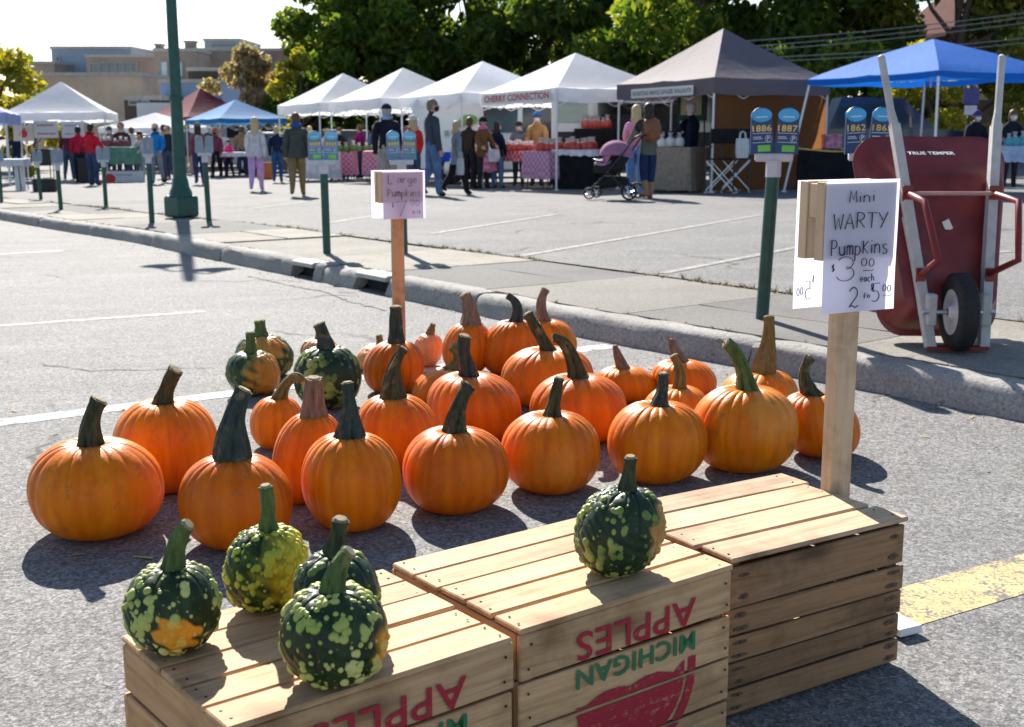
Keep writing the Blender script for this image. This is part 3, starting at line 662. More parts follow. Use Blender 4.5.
GL={ # strokes in a 1 x 1 cell
'M':[[(0,0),(.12,1),(.5,.25),(.85,1),(1,0)]],'i':[[(.5,0),(.5,.55)],[(.5,.78),(.53,.84)]],'n':[[(.1,0),(.1,.6)],[(.1,.45)]+arc(.5,.3,.38,.3,150,0)+[(.9,0)]],
'W':[[(0,1),(.22,0),(.5,.75),(.75,0),(1,1)]],'A':[[(0,0),(.5,1),(1,0)],[(.2,.38),(.82,.38)]],'R':[[(.1,0),(.1,1)],[(.1,1)]+arc(.4,.74,.45,.26,90,-90)+[(.15,.48)],[(.35,.48),(.95,0)]],
'T':[[(0,1),(1,1)],[(.5,1),(.5,0)]],'Y':[[(0,1),(.5,.5)],[(1,1),(.3,0)]],'P':[[(.1,0),(.1,1)],[(.0,.95)]+arc(.4,.74,.5,.27,100,-90)+[(.12,.47)]],
'u':[[(.1,.6)]+arc(.5,.28,.38,.28,180,360)+[(.88,.6)],[(.88,.6),(.92,0)]],'m':[[(.05,0),(.05,.6)],[(.05,.42)]+arc(.27,.35,.22,.25,150,0)+[(.5,0)],[(.5,.42)]+arc(.73,.35,.22,.25,150,0)+[(.95,0)]],
'p':[[(.1,-.4),(.1,.6)],[(.1,.5)]+arc(.45,.3,.42,.3,140,-140)],'k':[[(.12,0),(.12,1)],[(.85,.65),(.15,.3),(.9,0)]],'K':[[(.12,0),(.12,.85)],[(.85,.8),(.15,.4),(.9,0)]],'s':[arc(.5,.47,.32,.16,40,270)[0:9]+arc(.5,.15,.34,.17,90,-150)],
'$':[[(.8,.85)]+arc(.5,.7,.34,.2,60,250)+arc(.5,.28,.34,.22,80,-140),[(.5,1.1),(.5,-.1)]],'3':[arc(.4,.72,.48,.28,150,-80)+arc(.4,.24,.55,.32,80,-160)],
'0':[arc(.5,.5,.42,.5,90,450)],'e':[[(.12,.3),(.85,.32)]+arc(.48,.3,.38,.3,10,310)],'a':[arc(.45,.28,.38,.28,30,360),[(.85,.58),(.88,0)]],'c':[arc(.5,.3,.4,.3,45,315)],
'h':[[(.1,0),(.1,1)],[(.1,.4)]+arc(.48,.3,.38,.28,150,0)+[(.86,0)]],'2':[arc(.45,.7,.42,.3,160,-40)+[(.05,0),(.35,.08),(.65,-.04),(1,.05)]],'5':[[(.9,1),(.2,1),(.15,.55)]+arc(.42,.3,.48,.3,110,-130)],
'7':[[(0,.9),(.95,1),(.35,0)]],'L':[[(.1,1),(.05,0),(.95,.02)]],'r':[[(.12,0),(.12,.6)],[(.12,.4)]+arc(.5,.36,.38,.24,160,50)],'g':[arc(.45,.3,.38,.3,40,360),[(.85,.58),(.85,-.2)]+arc(.48,-.22,.36,.2,0,-150)],
'~':[[(.0,.2),(.3,.4),(.6,.15),(1,.4)]],'f':[arc(.55,.8,.28,.2,30,180)+[(.27,0)],[(.05,.5),(.6,.5)]],'o':[arc(.5,.3,.4,.3,90,450)],"'":[[(.5,1),(.45,.7)]],'G':[arc(.5,.5,.45,.5,50,320)+[(.92,.45),(.55,.45)]],'U':[[(.1,1)]+arc(.5,.3,.4,.3,180,360)+[(.9,1)]],'N':[[(.1,0),(.1,1),(.9,0),(.9,1)]],'D':[[(.1,0),(.1,1)]+arc(.1,.5,.8,.5,90,-90)],'I':[[(.5,0),(.5,1)]],'S':[arc(.5,.75,.38,.25,40,260)+arc(.5,.25,.4,.25,90,-150)],'E':[[(.9,1),(.1,1),(.1,0),(.9,0)],[(.1,.5),(.7,.5)]],
}
def write(mb,word,x,y,cw,ch,M,w=.0011,sp_=1.22,rg=None,tilt=0.):
    rg=rg or random.Random(hash(word)%97)
    for k,chh in enumerate(word):
        if chh==' ': x+=cw*sp_*.7; continue
        cww=cw*(.45 if chh in "iI'" else 1); j=rg.uniform(-.06,.06)*ch
        for st in GL[chh]:
            P=[M@Vector((x+a*cww+tilt*b*ch,y+b*ch+j,0)) for a,b in st]
            if len(P)>1: mb.tube(P,w,5,squash=.5)
        x+=cww*sp_+ (cw*.08 if chh in "iI'" else 0)
def stroke_paper(name,parent,x0,x1,z0,z1,yy,m,curl=.004,seed=0):
    mb=MB(); rg=random.Random(seed); nx,nz=10,12; vs=[]
    for j in range(nz+1):
        for i in range(nx+1):
            u,v=i/nx,j/nz; vs.append((x0+(x1-x0)*u,yy-curl*(u*u)*(1-v)*.8-curl*.5*math.sin(v*5+u*2+seed)*(1-v),z0+(z1-z0)*v))
    n=len(vs); vs2=[(a,b+.0006,c) for a,b,c in vs]; k=nx+1
    F=[(j*k+i,j*k+i+1,(j+1)*k+i+1,(j+1)*k+i) for j in range(nz) for i in range(nx)]
    mb.add(vs,F); return mb.build(name,m,parent,True)
def sign(label,base,yaw,zt,stakew,stakecol,bw,bh,th,paper,pw,phh,lines,backlines,offx=0.,foot=False,bleft=.0,bx=0.):
    t=thing('price_sign',label,'sign',base,yaw); z=zt-base[2]
    s=MB(); s.box((0,0,(z-bh*.5)/2),(stakew,stakew*.55,z-bh*.5),0,None,.002); s.build('stake',stakecol,t)
    b=MB(); t3=th/3
    x0,x1=-bleft,-bleft+bw
    b.box(((x0+x1)/2,-t3,z-bh/2),(bw,t3*.92,bh),0,None,.001); b.box(((x0+x1)/2+.0,t3,z-bh/2),(bw,t3*.92,bh),0,None,.001)
    b.box(((x0+x1)/2+.002,0,z-bh*.25),(bw-.004,t3*1.0,bh*.45),0,None,.001); b.box((x0+.02,0,z-bh*.72),(.035,t3,bh*.52),0,None,.001)
    b.build('board',WOOD_STAKE,t)
    yf=-t3*1.5-.003; fp=stroke_paper('front_paper',t,x0+.002+offx,x0+.002+offx+pw,z+.004-phh,z+.004,yf,paper,.004,1)
    bp=stroke_paper('back_paper',t,x0-.004-bx,x0-.004+pw+bx*2.2,z+.001-phh*.985,z+.001+bx*.25,t3*1.5+.003,PAPER,.002,2)
    mk=MB(); Mf=Matrix.Translation((x0+.002+offx,yf-.0042,z+.004-phh))@Matrix.Rotation(math.pi/2,4,'X')
    for (wd,x,y,cw,ch,w,ti) in lines: write(mk,wd,x*pw,y*phh,cw*pw,ch*phh,Mf,w,tilt=ti)
    mk.build('handwriting',INK,fp)
    if backlines:
        mk=MB(); Mb=Matrix.Translation((x0-.004+pw,t3*1.5+.001,z+.001-phh*.985))@Matrix.Rotation(math.pi/2,4,'X')@Matrix.Diagonal((-1,1,1,1))
        for (wd,x,y,cw,ch,w,ti) in backlines: write(mk,wd,x*pw,y*phh,cw*pw,ch*phh,Mb,w,tilt=ti)
        mk.build('handwriting',INKB,bp)
    if foot:
        f=MB(); f.box((.075,-.03,.0155),(.10,.07,.02),0,None,.002); f.box((.135,-.06,.0155),(.07,.16,.02),0,None,.002); f.build('foot',plain('white painted board',(.74,.74,.74),.5,.08,10),t)
    return t
ML=[('Mini',.30,.835,.10,.085,.0017,.02),('WARTY',.10,.64,.125,.115,.0018,.02),('PumpKins',.08,.44,.088,.115,.0018,.0),('$',.10,.325,.045,.05,.0015,0),('3',.20,.25,.22,.17,.0017,0),('00',.50,.345,.085,.06,.0015,0),('~',.54,.305,.14,.03,.0015,0),('each',.50,.23,.042,.055,.0015,0),('2',.36,.04,.13,.15,.0015,0),('fo',.56,.10,.04,.04,.0015,0),('$',.66,.16,.025,.05,.0013,0),('5',.67,.06,.12,.14,.0017,0),('00',.82,.14,.055,.05,.0015,0),('~',.84,.10,.12,.03,.0013,0)]
MBK=[('5',.765,.06,.085,.14,.0017,0),('$',.725,.20,.025,.05,.0013,0),('00',.872,.10,.040,.06,.0015,0)]
sb=Vector((.775,2.885,0)); zt=at(845,181,2.86).z
sign('tall wooden sign with a white mini warty pumpkins price sheet behind the right crate',(sb.x,sb.y,0),R(27),zt,.064,WOOD_STAKE,.21,.175,.085,PAPER,.215,.300,ML,MBK,0.,True,.112)
LLN=[('L',.12,.72,.10,.20,.0016,0),('arge',.34,.74,.10,.16,.0014,0),('Pumpkins',.10,.47,.088,.15,.0014,.02),('$',.20,.25,.05,.09,.0013,0),('7',.30,.06,.26,.32,.0016,0),('00',.64,.27,.10,.12,.0014,0),('ea',.68,.10,.09,.10,.0013,0)]
zl=at(397,171,6.12).z
sign('distant wooden stake sign with a lilac large pumpkins price sheet behind the orange pumpkins',(-.560,6.12,slope(-.56,6.12)),R(24),zl,.058,WOOD_PINK,.22,.15,.085,LILAC,.215,.232,LLN,None,.012,False,.10,.010)

# ------------------------------------------------------------ tents
def m_canopy(name,col,tr=.35):
    t=NT(name); v=t.coord(rnd=True); n=t.noise(v,3,4); c=t.ramp(n,[(.3,mul(col,.93)),(.7,col)]); t.set(c,.75,.25)
    q=t.new('ShaderNodeBsdfTranslucent'); t.l(c,q.inputs[0]); mx=t.new('ShaderNodeMixShader'); mx.inputs[0].default_value=tr
    t.l(t.b.outputs[0],mx.inputs[1]); t.l(q.outputs[0],mx.inputs[2]); t.l(mx.outputs[0],t.out.inputs[0]); t.bump(t.noise(v,7,3),.25,.03); return t.mat
CW_=m_canopy('white canopy cloth',(.86,.87,.90),.5); CB=m_canopy('brown canopy cloth',(.16,.135,.15),.12); CBL=m_canopy('blue canopy cloth',(.012,.16,.62),.3)
CTQ=m_canopy('azure canopy cloth',(.04,.24,.52),.3); CMR=m_canopy('maroon canopy cloth',(.22,.03,.05),.25); CLV=m_canopy('pale blue canopy cloth',(.36,.43,.70),.35)
CWALL=m_canopy('brown tent wall',(.22,.095,.035),.6)
G_T='canopy tents of the market'
def tent(label,near,alpha,size,eave,peak,m,valance=.26,slant=False,wall=None,legs=True):
    """near = (x,y) of the corner nearest the camera; alpha: angle of the left side"""
    a=R(alpha); L=Vector((-math.cos(a),math.sin(a),0)); Rv=Vector((math.sin(a),math.cos(a),0))
    t=thing('canopy_tent',label,'tent',(near[0],near[1],lot(*near)-.01),0,G_T)
    def P(u,v,z): p=L*u+Rv*v; return Vector((p.x,p.y,z+slope(near[0]+p.x,near[1]+p.y)-slope(*near)))
    c=MB(); N=8; mid=size/2; CRN=[(0,0),(1,0),(1,1),(0,1)]
    for q in range(4):          # four cloth faces meeting in ribs that run from the corners to the peak
        A,B=CRN[q],CRN[(q+1)%4]; vs=[]; M_=10; K=8
        for j in range(M_+1):
            e=j/M_
            for i in range(K+1):
                f=i/K; u=(A[0]+(B[0]-A[0])*f)*(1-e)+.5*e; v=(A[1]+(B[1]-A[1])*f)*(1-e)+.5*e
                z=eave+(peak-eave)*(e**(1.10 if not slant else .88))-.045*math.sin(math.pi*f)*math.sin(math.pi*(1-e)*.75+.25)*(1-e)
                vs.append(P(u*size,v*size,z))
        k=K+1; c.add(vs,[(j*k+i,j*k+i+1,(j+1)*k+i+1,(j+1)*k+i) for j in range(M_) for i in range(K)])
    cn=c.build('canopy',m,t,True)
    if valance:
        va=MB(); rg=random.Random(int(near[0]*100)); ring=[(i/N,0) for i in range(N)]+[(1,i/N) for i in range(N)]+[(1-i/N,1) for i in range(N)]+[(0,1-i/N) for i in range(N)]
        vs=[]
        for (u,v) in ring:
            s1=abs(abs(u-.5)-abs(v-.5))*2; zt_=eave-.03*math.sin(math.pi*min(1,s1)); o=rg.uniform(-.012,.012)
            uu=.5+(u-.5)*1.004; vv=.5+(v-.5)*1.004
            vs+= [P(uu*size,vv*size,zt_+.002),P(uu*size+o,vv*size+o,zt_-valance*.55),P(uu*size+o*1.5,vv*size+o,zt_-valance+rg.uniform(-.01,.01))]
        n=len(ring); va.add(vs,[(3*i+q,3*((i+1)%n)+q,3*((i+1)%n)+q+1,3*i+q+1) for i in range(n) for q in(0,1)])
        va.build('valance',m,cn,True)
    fr=MB()
    for (u,v) in((0,0),(1,0),(0,1),(1,1)):
        if legs:
            lg=MB(); o=.28 if slant else 0; top=P(.01*size+u*size*.98,.01*size+v*size*.98,eave-.03); bot=P((u+(u-.5)*2*o/size)*size*.98+.01*size,(v+(v-.5)*2*o/size)*size*.98+.01*size,0)
            lg.bar(top,bot,.022,8); lg.box(bot+Vector((0,0,.012)),(.10,.10,.018)); lg.build('leg',METALW,t)
    E=[(0,0),(1,0),(1,1),(0,1)]
    for i in range(0 if not slant else 4,4):
        (u0,v0),(u1,v1)=E[i],E[(i+1)%4]; nseg=4
        for q in range(nseg):
            f0,f1=q/nseg,(q+1)/nseg; pa=lambda f,z:P((u0+(u1-u0)*f)*size*.97+.015*size,(v0+(v1-v0)*f)*size*.97+.015*size,z)
            za,zb=(eave-.10,eave-.38) if q%2==0 else (eave-.38,eave-.10)
            fr.bar(pa(f0,za),pa(f1,zb),.010,5); fr.bar(pa(f0,zb),pa(f1,za),.010,5)
    (fr.build('truss',METALW,t) if fr.v else None); cp=MB(); cp.bar(P(mid,mid,peak-.05),P(mid,mid,eave-.2),.016,6); cp.build('peak_pole',METALW,t)
    if wall:
        w=MB(); nz,nx=8,10; rg=random.Random(4); vs=[]
        for j in range(nz+1):
            for i in range(nx+1):
                f=i/nx; p=P(-.0+.02,f*size*.98+.03,(eave-.12)*j/nz+.03); p+=L*(.03*math.sin(f*9+j*.8)+rg.uniform(-.012,.012)); vs.append(p)
        k=nx+1; w.add(vs,[(j*k+i,j*k+i+1,(j+1)*k+i+1,(j+1)*k+i) for j in range(nz) for i in range(nx)]); w.build('side_wall',wall,t,True)
    return t,P,L,Rv
def near(px,py): p=spot(px,py,LOT); return (p.x,p.y)
def lotz(px,Y):
    x=(px-W/2)/CAMF*Y*math.cos(PITCH)/1.0
    # solve x so that the ground point at depth Y falls in column px
    for _ in range(20):
        z=lot(x,Y); d=Y*math.cos(PITCH)-(z-CAMH)*math.sin(PITCH); x=(px-W/2)/CAMF*d
    return Vector((x,Y,lot(x,Y)))
n0=near(711,192.5); Tb=tent('brown canopy tent with one side wall and a walnut banner',n0,58,2.95,1.98+.12,3.13,CB,.30,wall=CWALL)
n1=lotz(556,25.6); Tc=tent('white canopy tent with a cherry connection banner',(n1.x,n1.y),58,3.0,2.06,2.86,CW_,.28)
n2=lotz(462,29.3); Td=tent('white canopy tent between the cherry connection tent and a lower white tent',(n2.x,n2.y),57,3.0,2.14,2.95,CW_,.26)
n3=lotz(381,32.6); tent('white canopy tent above the man in the navy cap',(n3.x,n3.y),57,3.0,2.17,3.02,CW_,.28)
n4=lotz(321,36.2); tent('leftmost and smallest white canopy tent of the main row',(n4.x,n4.y),57,3.0,2.2,3.10,CW_,.28)
n5=lotz(70,33.5); tent('white canopy tent with hanging apple signs at the far left',(lotz(109,39.6).x,39.6),-10,3.0,2.14,3.12,CW_,.25)
n6=lotz(14,35.); tent('pale blue canopy tent cut off by the left edge of the picture',(lotz(12,36.).x,36.),-14,3.0,2.05,2.75,CLV,.3)
n7=lotz(226,43.5); tent('azure canopy tent behind the walking shoppers',(lotz(222,43.).x,43.),50,2.6,1.95,2.62,CTQ,.15)
n8=lotz(190,50.); tent('maroon canopy tent beyond the lamp post',(n8.x,n8.y),45,3.2,2.15,3.3,CMR,.2)
n9=lotz(168,47.); tent('low white canopy beyond the lamp post left of the maroon tent',(n9.x,n9.y),20,3.0,1.75,2.3,CW_,.2)
nb=lotz(931,20.6); tent('bright blue slant legged canopy tent behind the wheelbarrow',(nb.x,nb.y),60,3.0,2.02,2.66,CBL,.10,slant=True)
# banners
def banner(name,label,T,size,u0,u1,zt,zb,text,mat,tcol,off=.03,tw=.92,th_=.6,bold=.02,sl=0):
    t,P,L,Rv=T; o=t.location; a=P(u0*size,0,0)-Rv*off; b=P(u1*size,0,0)-Rv*off
    g=thing(name,label,'banner',o+a+Vector((0,0,0)),0); d=(b-a); Ln=d.length; ang=math.atan2(d.y,d.x); 
    g.rotation_euler=(0,-math.atan2(d.z,math.hypot(d.x,d.y)),ang)
    # local x runs right-to-left in the picture (towards the far corner): text is turned round
    m=MB(); n=12; vs=[]
    for i in range(n+1):
        q=i/n; s_=sl*math.sin(math.pi*q)
        for z in(zb-s_,zt-s_):
            for dy in(-.004,.004): vs.append((Ln*q,dy,z))
    F=[]
    for i in range(n):
        k=4*i; F+=[(k,k+4,k+6,k+2),(k+1,k+3,k+7,k+5),(k+2,k+6,k+7,k+3),(k,k+1,k+5,k+4)]
    F+=[(0,2,3,1),(4*n,4*n+1,4*n+3,4*n+2)]
    m.add(vs,F); sh=m.build('sheet',mat,g)
    M=Matrix.Translation((Ln/2,.0065,(zt+zb)/2-sl*.75))@Matrix.Rotation(math.pi,4,'Z')@Matrix.Rotation(math.pi/2,4,'X')
    lettering(text,sh,M,Ln*tw,(zt-zb)*th_,tcol,bold)
    return g
BAN=plain('white banner vinyl',(.74,.74,.74),.5,.05,4,transl=.25); CHR=plain('cherry red print',(.40,.02,.05),.5); GRY=plain('grey green print',(.16,.19,.17),.5); BLU=plain('blue print',(.25,.35,.55),.5)
banner('shop_banner','white banner with cherry connection in dark red capitals on a white tent',Tc,3.0,.03,.93,2.03,1.80,'CHERRY CONNECTION',BAN,CHR,.04,.94,.62,.03)
banner('shop_banner','slanting white banner about maple ginger walnuts on the brown tent',Tb,2.95,.16,.80,1.98,1.80,'ROASTING MAPLE GINGER WALNUTS',BAN,GRY,.06,.94,.48,.03)

# ------------------------------------------------------------ people
SKIN=plain('skin',(.56,.33,.23),.6,.08,8); SKIN2=plain('darker skin',(.30,.17,.11),.6,.08,8)
LIP=plain('lips',(.40,.16,.13),.6); EYE=plain('eye',(.03,.025,.02),.3); MASKB=cloth((.02,.02,.024)); MASKW=cloth((.70,.74,.78))
HAIRS=dict(dark=plain('dark hair',(.022,.015,.012),.55,.4,40),brown=plain('brown hair',(.11,.06,.03),.6,.4,40),blond=plain('blond hair',(.52,.38,.21),.6,.25,40),grey=plain('grey hair',(.34,.32,.30),.6,.3,40),short=plain('cropped hair',(.20,.15,.11),.7,.3,60),red=plain('ginger hair',(.34,.13,.04),.6,.3,40))
def seg_d(p,a,b):
    ab=b-a; t=np.clip(((p-a)@ab)/(ab@ab+1e-9),0,1); return np.linalg.norm(p-(a+t[:,None]*ab),axis=1)
def person(label,pos,H,yaw,top,pants,shoes=(.03,.025,.022),hair='brown',hairlen=0,hat=None,mask=None,stride=0.,armL=(.0,.0),armR=(.0,.0),hem=None,bare=0,skin=None,female=False,head_yaw=0,scarf=None,bulk=1.,group='people at the market'):
    """arms: (upper arm swing forward in degrees, elbow bend in degrees); yaw 0 = facing away from the camera"""
    skin=skin or SKIN
    sh=.088 if female else .102; J={}
    J['pel']=Vector((0,0,.525)); J['sp']=Vector((0,-.004,.62)); J['ch']=Vector((0,-.006,.735)); J['nb']=Vector((0,-.008,.82)); J['nk']=Vector((0,.002,.855)); J['hd']=Vector((0,.012,.905)); J['ht']=Vector((0,.008,.962))
    for s,n in((1,'R'),(-1,'L')):
        st=stride*(1 if s>0 else -1)
        J['hip'+n]=Vector((s*.050,0,.50)); kf=.25*math.sin(R(st)); 
        J['kn'+n]=Vector((s*.055,.235*math.sin(R(st))+ (.012),.50-.235*math.cos(R(st)))); back=st-(22 if st<-3 else 4)
        if st<-3: an=J['kn'+n]+Vector((s*.002,.225*math.sin(R(back)),-.225*math.cos(R(back))))
        else: an=J['kn'+n]+Vector((s*.002,.225*math.sin(R(st*.6-3)),-.225*math.cos(R(st*.6-3))))
        J['an'+n]=an; tilt=-.03 if st<-3 else -.022; J['toe'+n]=an+Vector((s*.012,.085,tilt)); J['heel'+n]=an+Vector((0,-.012,-.026))
        sw,eb=armR if s>0 else armL
        J['sh'+n]=Vector((s*sh,-.006,.786)); J['el'+n]=J['sh'+n]+Vector((s*.024,.165*math.sin(R(sw)),-.168*math.cos(R(sw))))
        fa=sw+eb; J['wr'+n]=J['el'+n]+Vector((-s*.004-(s*.05 if eb>60 else 0),.145*math.sin(R(fa)),-.145*math.cos(R(fa)))); dv=(J['wr'+n]-J['el'+n]).normalized(); J['ha'+n]=J['wr'+n]+dv*.045
    minz=min(J[k].z for k in J if k.startswith('toe') or k.startswith('heel'))-.016
    for k in J: J[k]=Vector((J[k].x,J[k].y,J[k].z-minz))
    b=bulk; hw=.074 if not female else .080
    rad=dict(pel=((hw+.008)*b,.066*b),sp=((.076 if female else .086)*b,.064*b),ch=((.088 if female else .100)*b,.068*b),nb=(.066,.050),nk=(.033,.033),hd=(.047,.053),ht=(.034,.040),
        hipL=(.066,.066),hipR=(.066,.066),knL=(.046,.046),knR=(.046,.046),anL=(.034,.034),anR=(.034,.034),toeL=(.024,.016),toeR=(.024,.016),heelL=(.024,.018),heelR=(.024,.018),
        shL=(.048*b,.048),shR=(.048*b,.048),elL=(.040*b,.040),elR=(.040*b,.040),wrL=(.026,.026),wrR=(.026,.026),haL=(.022,.013),haR=(.022,.013))
    ED=[('pel','sp','t'),('sp','ch','t'),('ch','nb','t'),('nb','nk','s'),('nk','hd','s'),('hd','ht','s')]
    for n in 'LR': ED+=[('pel','hip'+n,'p'),('hip'+n,'kn'+n,'p'),('kn'+n,'an'+n,'q'),('an'+n,'toe'+n,'f'),('an'+n,'heel'+n,'f'),('ch','sh'+n,'t'),('sh'+n,'el'+n,'t'),('el'+n,'wr'+n,'t'),('wr'+n,'ha'+n,'s')]
    K=list(J); me=bpy.data.meshes.new('sk'); me.from_pydata([J[k]*H for k in K],[(K.index(a),K.index(c)) for a,c,_ in ED],[])
    o=bpy.data.objects.new('sk',me); COL.objects.link(o); md=o.modifiers.new('s','SKIN'); 
    for i,k in enumerate(K): me.skin_vertices[0].data[i].radius=(rad[k][0]*H,rad[k][1]*H); me.skin_vertices[0].data[i].use_root=(k=='pel')
    md.use_smooth_shade=True; md.branch_smoothing=.6; s2=o.modifiers.new('b','SUBSURF'); s2.levels=1; s2.render_levels=1
    dg=bpy.context.evaluated_depsgraph_get(); dg.update(); m2=bpy.data.meshes.new_from_object(o.evaluated_get(dg)); bpy.data.objects.remove(o); bpy.data.meshes.remove(me)
    mb=MB(); mb.v=[tuple(v.co) for v in m2.vertices]; mb.f=[tuple(p.vertices) for p in m2.polygons]
    cen=np.array([[*p.center] for p in m2.polygons])/H; bpy.data.meshes.remove(m2)
    D=np.stack([seg_d(cen,np.array(J[a]),np.array(J[c]))-.5*min(rad[a][1],rad[c][1]) for a,c,_ in ED],1); lab=[ED[i][2] for i in D.argmin(1)]
    waist=(hem[0] if hem else .535); mt=[]
    for l_,c_ in zip(lab,cen):
        z=c_[2]
        if l_=='p' and z>waist and abs(c_[0])<.12: l_='t'
        if l_=='t' and z<waist-.02 and abs(c_[0])<.085: l_='p'
        mt.append({'t':1,'s':0,'p':2,'q':(0 if (bare and z<bare) else 2),'f':3}[l_])
    if bare: mt=[0 if (m==2 and c_[2]<bare) else m for m,c_ in zip(mt,cen)]
    mb.m=mt
    hy=Matrix.Translation(J['hd']*H)@Matrix.Rotation(R(head_yaw),4,'Z')@Matrix.Scale(H,4)
    # face: nose, ears, eyes, mouth belong to the same body mesh
    mb.ell((0,.056,-.004),(.008,.013,.014),8,0,hy); 
    for s in(-1,1):
        mb.ell((s*.047,.002,-.002),(.007,.012,.018),8,0,hy); mb.ell((s*.018,.048,.012),(.0065,.005,.0045),8,4,hy)
    mb.ell((0,.050,-.030),(.015,.005,.005),8,5,hy)
    for s,n in((1,'R'),(-1,'L')):   # fingers rooted in the palm, slightly curled
        dv=(J['ha'+n]-J['wr'+n]).normalized(); sd=Vector((0,1,0)) if abs(dv.y)<.8 else Vector((0,0,1)); sd=(sd-dv*sd.dot(dv)).normalized(); pn=dv.cross(sd).normalized()*(-s)
        for q in range(4):
            b0=J['ha'+n]+sd*(.011-.0073*q)-dv*.004; l_=(.040,.045,.042,.033)[q]
            mb.tube([p*H for p in (b0,b0+dv*l_*.5+pn*.002,b0+dv*l_*.85+pn*.010)],[.0052*H,.0047*H,.0036*H],5,0)
        b0=J['wr'+n]+dv*.022+sd*.016; mb.tube([p*H for p in(b0,b0+sd*.012+dv*.016,b0+sd*.013+dv*.034+pn*.004)],[.0062*H,.0055*H,.004*H],5,0)
    zmin=min(v[2] for v in mb.v); t=thing('person',label,'person',(pos[0],pos[1],pos[2]-zmin-.014),R(yaw),group)
    TM=cloth(top) if isinstance(top,tuple) else top; PM=cloth(pants) if isinstance(pants,tuple) else pants
    mb.build('body',[skin,TM,PM,cloth(shoes),EYE,LIP],t,True)
    if hair:
        hm=MB(); cut=-.25
        hm.ell((0,-.010,.014),(.054,.060,.064),14,0,hy,lo=-.05)
        hm.ell((0,-.022,-.004),(.050,.046,.056),12,0,hy)
        if hairlen:
            hm.ell((0,-.040,-.045-hairlen*.35),(.050,.026,.05+hairlen*.5),12,0,hy)
            for s in(-1,1): hm.ell((s*.036,-.020,-.030-hairlen*.25),(.018,.026,.045+hairlen*.4),8,0,hy)
        hm.build('hair',HAIRS[hair],t,True)
    if hat:
        kind,hc=hat; m=MB()
        m.ell((0,-.006,.018),(.058,.064,.062 if kind!='beanie' else .066),14,0,hy,lo=.05)
        if kind=='cap': m.tube([(0,.05,.030),(0,.080,.026),(0,.102,.018)],[.040,.038,.022],10,0,hy,True,.14)
        elif kind=='brim': m.lathe([(.054,.022),(.085,.014),(.086,.018),(.054,.030)],16,0,hy)
        else: m.lathe([(.056,.012),(.060,.014),(.061,.034),(.055,.036)],16,0,hy)
        m.build('hat',cloth(hc),t,True)
    if mask:
        m=MB(); m.ell((0,.028,-.026),(.040,.034,.030),12,0,hy); 
        m.build('mask',mask,t,True)
    if scarf:
        m=MB(); m.lathe([(.030,-.02),(.062,-.014),(.066,.012),(.044,.034),(.034,.03)],14,0,Matrix.Translation((J['nb']+Vector((0,.004,.012)))*H)@Matrix.Scale(H,4)); m.build('scarf',cloth(scarf),t,True)
    if hem:
        z1,wd=hem; m=MB(); zz=J['sp'].z; k=1 if female else .96
        m.lathe([((.074 if female else .084)*b*k,zz+.02),(.085*b,zz-.05),(wd*.95,(z1+zz)/2-.03),(wd,z1),(wd*.93,z1+.004)],18,0,Matrix.Scale(H,4)@Matrix.Identity(4),1,.80); m.build('coat_skirt',TM,t,True)
    return t,J,H
def pp(px,fy,ty,lo=1.5,hi=1.88):
    p=spot(px,fy,LOT); h=at(px,ty,p.y).z-p.z; return p,min(max(h,lo),hi)
def pd(px,Y,ty,lo=1.5,hi=1.85):
    p=lotz(px,Y); h=at(px,ty,Y).z-p.z; return p,min(max(h,lo),hi)
JEAN=(.10,.17,.32); JEAND=(.035,.055,.12)
p,h=pp(433,195,94); person('masked man in dark slate sweater and blue jeans standing side on',p,h,-62,(.050,.058,.085),JEAN,hair='short',mask=MASKB,stride=5,armL=(5,12),armR=(0,15),head_yaw=-22)
p,h=pp(388,197,100); PCAP=person('man from behind in navy cap, navy sweater and grey trousers',p,h,4,(.012,.014,.028),(.30,.28,.27),hair='grey',hat=('cap',(.012,.02,.05)),stride=4,armL=(-4,14),armR=(4,16),bulk=1.08,scarf=(.25,.33,.50))
p,h=pp(414,193.5,112); PRED=person('woman in scarlet jacket, white hat and jeans with long blond hair',p,h,28,(.62,.035,.025),(.06,.09,.17),hair='blond',hairlen=.10,hat=('brim',(.66,.64,.62)),female=True,stride=5,armL=(5,25),armR=(8,20))
p,h=pp(457,193.5,122,1.48); PGREY=person('blond masked woman in grey tweed coat and black leggings walking',p,h,-62,(.22,.25,.30),(.015,.015,.018),hair='blond',hairlen=.02,mask=MASKW,stride=17,hem=(.40,.098),female=True,armL=(12,20),armR=(-6,14))
p,h=pd(470,27.6,114); person('person in dark brown jacket and black trousers behind the grey coat woman',p,h,-30,(.045,.030,.024),(.018,.018,.02),hair='brown',stride=2,armR=(20,40))
p,h=pp(497,187.5,118,1.5); PTOTE=person('woman in navy jacket and jeans carrying a white tote at the cherry stall',p,h,-35,(.012,.018,.040),(.11,.20,.35),hair='dark',hairlen=.05,hem=(.49,.098),female=True,stride=3,armL=(10,40),armR=(5,25),mask=MASKW)
p,h=pd(483,27.6,114); person('woman in black hat and brown coat with pink scarf at the stall',p,h,-150,(.17,.085,.035),(.03,.03,.035),hair='dark',hat=('beanie',(.02,.02,.025)),scarf=(.72,.20,.42),hem=(.45,.10),female=True,armL=(20,50),armR=(20,50))
p,h=pd(537,28.9,109); person('cherry vendor in tan coat, blue hat and white mask behind the stall',p,h,170,(.34,.19,.075),JEAND,hair='brown',hat=('beanie',(.03,.10,.30)),mask=MASKW,armL=(18,50),armR=(18,50),bulk=1.18,hem=(.44,.11))
